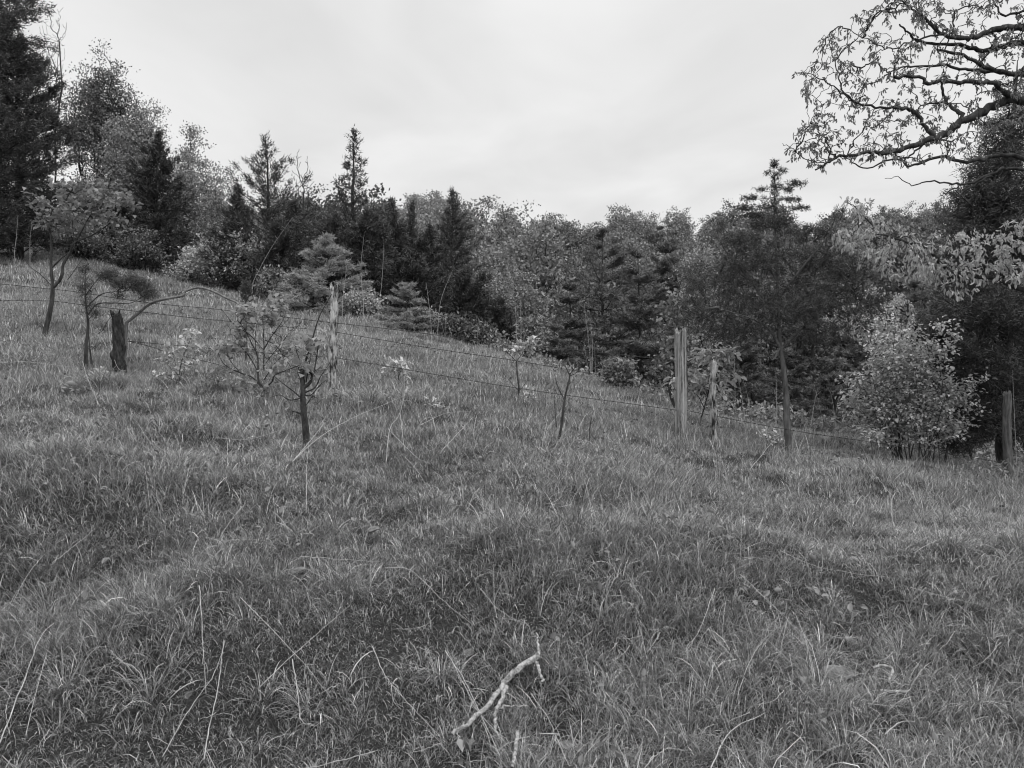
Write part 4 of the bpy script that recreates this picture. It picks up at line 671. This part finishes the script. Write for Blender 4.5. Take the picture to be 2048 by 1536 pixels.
# pale maple bushes on the right
def maple(px, Y, tops, label, leaf=.065, n=7, mat='light'):
    st = []; g0 = ground_at(px, Y); rg = HOR-(g0[2]-EYE)*F/Y; an = []
    for (a, b, r) in tops:
        x0 = px+rng.normal()*8; st.append(([(x0, rg, Y), (x0*.6+a*.4+rng.normal()*4, (rg*.55+b*.45), Y), (a, b, Y+rng.normal()*.2)], .012, .003))
        for u in np.linspace(0, .5, 7): an.append((a*(1-u)+px*u+rng.normal()*18, b*(1-u)+rg*u, Y, r*rng.uniform(.6, 1.5), 7, 8))
    sapling('maple_bush', label, st, an, mat=mat, leaf=leaf, lw=leaf*.72, n=n, jit=.06, cat='shrub', hang=.1, spread=.7, flat=.8, twig_r=.002)
maple(1790, 13.2, [(1765, 690, 26), (1735, 720, 22), (1720, 760, 18), (1800, 700, 24), (1745, 800, 16), (1780, 740, 24), (1815, 780, 22), (1790, 660, 20), (1840, 720, 24), (1760, 850, 22), (1800, 840, 26), (1700, 790, 12)], 'pale maple bush with several thin stems left of the large cedar')
maple(1850, 13.0, [(1830, 680, 20), (1855, 690, 22), (1890, 700, 20), (1875, 650, 14), (1915, 760, 20), (1830, 740, 26), (1850, 770, 26), (1880, 760, 24), (1890, 800, 24), (1840, 820, 24), (1905, 840, 20)], 'second maple bush, spreading under the large cedar')
maple(1815, 14.0, [(1790, 655, 16), (1840, 690, 22), (1770, 640, 14), (1870, 720, 18)], 'taller thin maple rising behind the pale maple bush')
# ------------------------------------------------------------------ fence posts
def post(px, top, base, Y, wid, label, lean=0, rot=0.0, mat='wood', jag=.08, gro=.18, seed=1, name='fence_post', taper=.9, holes=0):
    r = np.random.default_rng(seed); g0 = ground_at(px+lean*0, Y); zt = zrow(top, Y); h = zt-g0[2]; k, m = 30, 46; a = np.arange(k)/k*2*pi
    gr = 1+gro*(.5*np.sin(a*3+r.uniform(0, 6))+.35*np.sin(a*7+r.uniform(0, 6))+.3*r.normal(size=k)*.7); R0 = wid/F*Y/2; crk = np.where(r.random(k) < .22, r.uniform(.25, .5, k), 0)
    V = []
    for i in range(m):
        t = i/(m-1); z = -.25+(h+.25)*t; c = np.array([lean/F*Y*t+.006*sin(t*9+seed), 0.006*cos(t*7)]); rr = R0*gr*(1-crk*np.clip(.6+.5*np.sin(t*9+a*5), 0, 1))*(1-(1-taper)*t)*(1+.035*r.normal(size=k)+rot*np.maximum(0, np.sin(a*2+t*11+seed))*np.sin(t*23+a)*.9)
        z_ = np.full(k, z)
        if t > .97: z_ = z+jag*h*(.35*np.sin(a*2+seed)+.6*r.random(k))-jag*h*.4
        V.append(np.stack([c[0]+rr*np.cos(a), c[1]+rr*np.sin(a), z_], 1))
    inner = V[-1].copy(); cc = inner.mean(0); inner = cc+(inner-cc)*.55; inner[:, 2] -= jag*h*.5; V.append(inner); V = np.concatenate(V); V = np.vstack([V, [cc[0], cc[1], inner[:, 2].min()]])
    i = np.arange(m)[:, None]*k; j = np.arange(k)[None, :]; j2 = (j+1) % k; Q = np.stack([i+j, i+j2, i+k+j2, i+k+j], -1).reshape(-1, 4); last = m*k
    T = np.stack([last+np.arange(k), last+(np.arange(k)+1) % k, np.full(k, len(V)-1)], 1)
    o = link(name, mesh_from(name, V, [Q, T]), M[mat]); o.location = tuple(g0); tag(o, label, 'fence post'); return o
post(1362, 660, 880, 11.2, 23, 'thickest, tallest grey weathered post with a split flat top', seed=3, jag=.06, gro=.26, rot=.1, taper=.92)
post(1427, 722, 897, 11.2, 13, 'thin rotten pale post just right of the thickest post', seed=5, rot=.25, jag=.05, taper=.95, gro=.3, mat='rotten')
post(665, 570, 769, 12.0, 17, 'frayed grey post with a jagged top left of centre', lean=4, seed=8, rot=.2, jag=.06, taper=.8, gro=.28, mat='rotten')
post(2015, 785, 958, 12.3, 16, 'dark weathered post at the right edge of the picture', seed=11, jag=.05, mat='bark_mid', gro=.24, rot=.1)
post(241, 625, 752, 12.0, 25, 'charred black rotten stump of a post at the left', lean=-8, seed=14, rot=.35, jag=.09, mat='bark_black', gro=.34, taper=.72)
# ------------------------------------------------------------------ barbed wire strands
def wire(pts, label, r=.0041, barbs=True, group='barbed wires of the fence'):
    tb = Tubes(); q = line3(pts, 14); tb.add(q, r, 4); d = np.concatenate([[0], np.cumsum(np.linalg.norm(np.diff(q, axis=0), axis=1))])
    if barbs:
        for s in np.arange(.05, d[-1], .125):
            c = np.array([np.interp(s, d, q[:, i]) for i in range(3)]); 
            for _ in range(2): v = nrm(np.array([rng.normal()*.5, rng.normal(), rng.normal()]))*.014; tb.add(np.array([c-v, c, c+v]), [.0012, .0032, .0012], 3)
            tb.add(np.array([c-[.008, 0, 0], c+[.008, 0, 0]]), .0062, 4)
    o = link('barbed_wire', tb.mesh('barbed_wire', q[0]), M['wire']); o.location = tuple(q[0]); tag(o, label, 'wire', group)
fy = lambda p: float(fenceY(p))
W = lambda L_: [(a, b, fy(a)-.08) for a, b in L_]
wire(W([(-120, 560), (0, 568), (100, 578), (155, 584), (293, 605), (420, 617), (471, 623), (569, 634), (660, 645)]), 'topmost barbed wire left of the frayed middle post')
wire(W([(-120, 596), (15, 601), (100, 602), (161, 609), (243, 619), (380, 635), (505, 647), (585, 655), (658, 662)]), 'second barbed wire left of the frayed middle post')
wire(W([(255, 682), (330, 689), (420, 697), (446, 700), (560, 708), (650, 714)]), 'third barbed wire from the charred stump to the middle post')
wire(W([(255, 682), (300, 693), (340, 706), (390, 718), (448, 733), (500, 756), (528, 775)]), 'loose barbed wire sagging from the stump into the bushy sapling')
wire(W([(670, 646), (700, 649), (821, 663), (901, 674), (1040, 690), (1170, 702), (1352, 722)]), 'topmost barbed wire between the middle post and the thickest post')
wire(W([(670, 664), (700, 669), (861, 696), (1010, 718), (1130, 738), (1197, 750), (1290, 768), (1352, 780)]), 'middle barbed wire between the middle post and the thickest post')
wire(W([(670, 716), (700, 720), (942, 761), (1022, 774), (1130, 790), (1250, 806), (1352, 820)]), 'lowest barbed wire between the middle post and the thickest post')
wire(W([(1374, 821), (1430, 832), (1592, 862), (1700, 878), (1783, 890), (1900, 908), (2006, 925)]), 'single barbed wire running right from the thickest post')
wire([(242, 632, 11.9), (232, 629, 11.8), (220, 636, 11.75), (212, 648, 11.75), (206, 660, 11.8), (196, 668, 11.9)], 'loop of barbed wire hanging over the charred stump')
# ------------------------------------------------------------------ dry stalks at the wood edge and in the grass
def stalk(pts, label, r=.006, cat='dry stalk', group=None, name='dry_stalk', mat='stalk', side=0, snap=True):
    tb = Tubes(); q = line3(pts, 6)
    if snap: z = float(H(q[0, 0], q[0, 1])); q[0, 2] = min(q[0, 2], z-.02) if q[0, 2] > z else q[0, 2]
    tb.add(q, np.linspace(r, r*.35, len(q)), 5)
    for _ in range(side): i = rng.integers(len(q)//2, len(q)-1); v = nrm(np.array([rng.normal(), rng.normal(), 1.2]))*rng.uniform(.05, .18); tb.add(np.array([q[i], q[i]+v*.6, q[i]+v]), [r*.5, r*.4, r*.2], 3)
    o = link(name, tb.mesh(name, q[0]), M[mat]); o.location = tuple(q[0]); tag(o, label, cat, group); return o
GS = 'dry stalks along the edge of the wood'
ST = [((728, 618), (722, 540), (728, 470), 20.5, 'tall pale dry stalk right of the pale young pine'), ((757, 620), (764, 560), (768, 485), 20.8, 'tall pale dry stalk below the slim dark spire cedar'), ((684, 610), (690, 560), (695, 520), 21, 'dry stalk just right of the frayed middle post'),
      ((875, 660), (882, 600), (905, 540), 20, 'curved dry stalk bending right before the dark cedars'), ((863, 655), (857, 600), (852, 565), 20, 'dry stalk leaning left before the dark cedars'), ((1182, 745), (1178, 690), (1168, 605), 17.8, 'tall dry stalk leaning left under the wide pine'),
      ((1184, 748), (1185, 700), (1183, 650), 17.8, 'shorter dry stalk beside the tall leaning one under the wide pine'), ((1034, 700), (1033, 650), (1030, 610), 19.5, 'dry stalk above the thin young sapling'), ((1042, 702), (1042, 650), (1041, 600), 19.5, 'twin dry stalk right behind the thin young sapling'),
      ((500, 575), (540, 500), (585, 435), 22, 'long dry cane leaning right before the broad pointed cedar'), ((1470, 840), (1470, 780), (1468, 690), 14.2, 'dry stalk right of the rotten thin post'), ((1492, 850), (1484, 800), (1478, 760), 14.2, 'leaning dry stalk behind the rotten thin post'),
      ((1553, 845), (1553, 800), (1552, 745), 14.5, 'thin dry stalk left of the crooked cedar trunk'), ((1620, 860), (1630, 800), (1636, 775), 14.5, 'dry stalk right of the crooked cedar trunk'), ((1672, 870), (1668, 820), (1660, 780), 14.5, 'dry stalk before the low pine on the right'),
      ((28, 510), (32, 480), (36, 430), 26, 'dry stalk at the far left under the corner cedar'), ((60, 512), (60, 480), (64, 445), 26, 'second dry stalk at the far left under the corner cedar'), ((2035, 960), (2030, 860), (2025, 740), 12.2, 'tall dry stalk beside the right-hand post'), ((2042, 1010), (2032, 950), (2020, 925), 11, 'bent dry stem in the grass under the right-hand post')]
for i, (a, b, c, Y, lab) in enumerate(ST): stalk([(a[0], a[1], Y), (b[0], b[1], Y), (c[0], c[1], Y)], lab, .0045*Y/20+.0015, group=GS, side=2)
for i in range(46):   # the many look-alike thin stems
    px = rng.uniform(560, 1850); Y = float(np.interp(px, PXK, CRY))-rng.uniform(-.8, 1.5); g0 = ground_at(px, Y); rg = HOR-(g0[2]-EYE)*F/Y; hh = rng.uniform(.45, 1.1)*F/Y; dx = rng.normal()*14
    stalk([(px, rg, Y), (px+dx*.4, rg-hh*.55, Y), (px+dx, rg-hh, Y)], 'thin pale dry stalk among many along the meadow edge', .0035, group='thin dry stalks of the meadow edge', side=1)
# long fallen stems in the foreground grass
def surf(px, row, Y, dz=.12):
    """point just above the sward"""
    x = (px-CX)/F*Y; return [x, Y, float(H(x, Y))+dz]
def straw(pts, label, r=.0035, dz=.16, mat='stalk', name='fallen_stem', cat='stem', group='long dry stems lying in the grass', arch=0.0):
    P = [];
    for px, row in pts: Y = rowY(px, row, dz); x = (px-CX)/F*Y; P.append([x, Y, float(H(x, Y))+dz])
    q = smoothline(P, 6); q[1:-1] += rng.normal(size=(len(q)-2, 3))*.0015; tb = Tubes(); r = r*.58; tb.add(q, np.linspace(r, r*.5, len(q)), 5); o = link(name, tb.mesh(name, q[0]), M[mat]); o.location = tuple(q[0]); tag(o, label, cat, group); return o
FS = [([(0, 1500), (50, 1390), (80, 1310), (108, 1262)], .0055, 'thick straight pale stem rising from the bottom left corner'), ([(398, 1208), (404, 1290), (412, 1372)], .0045, 'short upright pale stem in the left foreground'), ([(325, 1490), (380, 1400), (430, 1340), (450, 1300)], .004, 'thin stem slanting right in the left foreground'),
      ([(408, 1490), (420, 1420), (437, 1360), (448, 1300)], .006, 'thick pale stem above the bottom edge, left of centre'), ([(480, 1218), (590, 1295), (662, 1358)], .004, 'pale stem sloping down right, crossing another in an X'), ([(520, 1345), (600, 1285), (700, 1215)], .004, 'pale stem sloping up right, crossing another in an X'),
      ([(585, 1300), (597, 1360), (603, 1400), (630, 1420)], .005, 'hooked pale stem below the crossed pair'), ([(745, 1280), (770, 1345), (815, 1400), (880, 1470)], .0045, 'long pale stem sloping down to the dead branch'), ([(770, 1135), (820, 1160), (880, 1200), (945, 1248)], .0042, 'long pale stem in the centre sloping down right'),
      ([(890, 1300), (930, 1350), (965, 1430), (1000, 1520)], .005, 'pale stem crossing the dead branch'), ([(905, 1320), (950, 1400), (990, 1470)], .004, 'second pale stem crossing the dead branch'), ([(1062, 1370), (1095, 1420), (1115, 1490), (1140, 1536)], .004, 'pale stem running down right of the dead branch'),
      ([(1480, 1160), (1560, 1220), (1620, 1285)], .004, 'thin straight stem in the right foreground'), ([(1560, 1108), (1640, 1130), (1790, 1152)], .0035, 'thin nearly level stem on the right brow of the bank'), ([(1820, 1170), (1900, 1210), (1960, 1230)], .0035, 'thin stem below the right tussock'),
      ([(1430, 1190), (1400, 1250), (1370, 1310)], .0035, 'thin stem slanting left in the right foreground'), ([(1420, 1536), (1460, 1480), (1530, 1440)], .0055, 'thick pale stem curving up at the bottom right'), ([(1770, 1500), (1800, 1480), (1830, 1470)], .005, 'short bent stem near the bottom right corner'),
      ([(600, 1106), (680, 1108), (760, 1108)], .004, 'level dry stem on the brow of the bank left of centre'), ([(455, 1048), (510, 1048), (545, 1054)], .004, 'short level stem above the largest tussock'), ([(105, 1072), (150, 1045), (190, 1020)], .0035, 'thin stem on the left brow of the bank'),
      ([(590, 920), (640, 865), (700, 830), (780, 800), (860, 770)], .006, 'very long arching cane right of the scorched young tree'), ([(585, 925), (620, 880), (650, 840)], .006, 'stiff cane leaning at the foot of the scorched young tree'), ([(430, 895), (500, 860), (570, 840)], .005, 'arching cane left of the scorched young tree'),
      ([(772, 895), (780, 850), (800, 815), (815, 790)], .006, 'slanting cane in the middle of the meadow'), ([(840, 842), (890, 828), (940, 822)], .005, 'low arching cane in the middle of the meadow'), ([(776, 850), (830, 885), (860, 905)], .005, 'cane sloping down right in the middle of the meadow'), ([(885, 885), (920, 860), (945, 838)], .005, 'cane sloping up right in the middle of the meadow'),
      ([(800, 815), (808, 870), (812, 880)], .005, 'short dark-edged cane in the middle of the meadow'), ([(1090, 880), (1100, 850), (1135, 812)], .0045, 'curved stem left of the tiny bare stem'), ([(1500, 925), (1550, 890), (1575, 870)], .005, 'cane leaning on the crooked cedar'), ([(1660, 930), (1720, 940), (1780, 975)], .0045, 'arching stem right of the crooked cedar'),
      ([(1790, 960), (1820, 930), (1845, 900)], .0045, 'straight stem slanting up before the maple bushes'), ([(0, 735), (60, 733), (150, 735)], .007, 'thick level dead stem at the left edge'), ([(0, 595), (45, 605), (90, 622)], .009, 'bundle of dead canes at the far left'), ([(165, 725), (175, 760), (200, 800)], .006, 'split dry stem below the wind-bent juniper'),
      ([(215, 640), (222, 690), (235, 740), (252, 752)], .006, 'pale dry stem leaning on the charred stump'), ([(262, 800), (300, 870), (320, 880)], .004, 'faint stem in the left meadow'), ([(612, 990), (614, 930), (618, 880)], .0035, 'thin dark upright stem below the scorched young tree'),
      ([(750, 1490), (640, 1500), (560, 1510)], .004, 'level pale stem along the bottom edge'), ([(960, 1190), (1000, 1230), (1060, 1260)], .0035, 'thin stem above the dead branch')]
for pts, r, lab in FS: straw(pts, lab, r, dz=.125 if pts[0][1] > 1000 else .2)
for i in range(70):
    px = rng.uniform(0, 2048); row = rng.uniform(960, 1520); a = rng.uniform(0, pi); L_ = rng.uniform(30, 90)*(row/1500)
    straw([(px, row), (px+cos(a)*L_*.5+rng.normal()*5, row+sin(a)*L_*.35), (px+cos(a)*L_, row+sin(a)*L_*.6)], 'thin pale straw lying across the foreground grass', .0028, dz=rng.uniform(.12, .2), name='dry_straw', cat='straw', group='thin straws scattered over the foreground grass')
# dead branch in the foreground
def gpt(px, row, dz): Y = rowY(px, row, dz); x = (px-CX)/F*Y; return np.array([x, Y, float(H0(np.array([x]), np.array([Y]))[0])+dz])
tb = Tubes()
for pts, ra, rb in [([(905, 1478), (940, 1445), (975, 1415), (1000, 1385), (1020, 1355), (1048, 1335), (1078, 1315)], .014, .026), ([(1078, 1315), (1076, 1290), (1073, 1270)], .012, .006), ([(1012, 1375), (1000, 1405), (992, 1430), (990, 1460), (998, 1482)], .018, .007), ([(1072, 1325), (1080, 1350), (1086, 1372)], .015, .009), ([(1000, 1425), (1012, 1416), (1035, 1418), (1060, 1420)], .009, .004), ([(1035, 1468), (1030, 1500), (1024, 1540)], .014, .012), ([(930, 1452), (915, 1470), (918, 1480)], .008, .004)]:
    q = smoothline([gpt(a, b, .1) for a, b in pts], 6); q += rng.normal(size=q.shape)*.003; tb.add(q, np.linspace(ra, rb, len(q))*.66, 9, rough=.06)
b0 = gpt(905, 1478, .1); o = link('dead_branch', tb.mesh('dead_branch', b0), M['dead']); o.location = tuple(b0); tag(o, 'forked bleached dead branch lying in the grass at the bottom centre', 'branch')
tb = Tubes()
for pts, ra, rb in [([(1105, 1490+0), (1112, 1470), (1150, 1462)], .01, .006)]: pass
q = smoothline([gpt(a, b, .1) for a, b in [(1745, 1338), (1765, 1334), (1785, 1338), (1780, 1355), (1776, 1370)]], 5); tb.add(q, np.linspace(.008, .006, len(q)), 6, rough=.1)
q2 = smoothline([gpt(a, b, .06) for a, b in [(1760, 1386), (1790, 1384), (1815, 1388)]], 5); tb.add(q2, .009, 6, rough=.1)
o = link('dead_root', tb.mesh('dead_root', q[0]), M['dead']); o.location = tuple(q[0]); tag(o, 'pale crooked root sticking out of the bank at the right', 'root')
# rocks
def rock(px, row, s, label, seed, dz=.03):
    r = np.random.default_rng(seed); c = gpt(px, row, dz); me = bpy.data.meshes.new('rock')
    import bmesh
    bm = bmesh.new(); bmesh.ops.create_icosphere(bm, subdivisions=3, radius=1)
    pl = [(nrm(r.normal(size=3)), r.uniform(.55, .85)) for _ in range(9)]
    for v in bm.verts:
        p = np.array(v.co)
        for n_, d in pl:
            e = p@n_-d
            if e > 0: p = p-n_*e
        p = p+r.normal(size=3)*.03; v.co = p*np.array([1.3, 1, .5])*s
    bm.to_mesh(me); bm.free(); o = link('rock', me, M['rock']); o.location = tuple(c); o.rotation_euler = (r.normal()*.3, r.normal()*.3, r.uniform(0, 6)); tag(o, label, 'rock', 'stones showing in the bank')
for i, (px, row, s, lab) in enumerate([(1460, 1457, .035, 'flat pale stone in the bare patch at the bottom right, left one'), (1500, 1460, .03, 'pale stone right beside the flat stone in the bare patch'), (1510, 1478, .045, 'largest stone of the bare patch at the bottom right'), (1485, 1480, .02, 'small stone between the two in the bare patch'), (1320, 1520, .045, 'low stone at the bottom edge right of centre'),
    (1432, 1248, .03, 'small pale stone high on the right bank'), (1676, 1352, .07, 'blocky stone under the drooping tussock on the right'), (1990, 1270, .04, 'rounded stone near the right edge'), (2035, 1175, .05, 'stone at the right edge on the brow'), (590, 1150, .055, 'broad grey stone half buried under the brow left of centre'),
    (355, 1332, .045, 'flat stone in the left foreground'), (378, 1390, .04, 'tilted stone below the flat one in the left foreground'), (935, 1310, .04, 'pale stone left of the dead branch'), (1135, 1490, .03, 'round small stone right of the dead branch at the bottom'), (745, 1060, .035, 'small stone on the brow in mid picture'), (935, 1495, .05, 'stone below the lower end of the dead branch'),
    (1700, 1285, .03, 'little stone above the drooping tussock'), (1790, 1385, .035, 'pale stone beside the crooked root'), (455, 1285, .03, 'pale chip of stone left of the crossed stems'), (1345, 1535, .03, 'stone cut by the bottom edge')]): rock(px, row, s, lab, 40+i, dz=.0)
print('objects', len(bpy.data.objects))
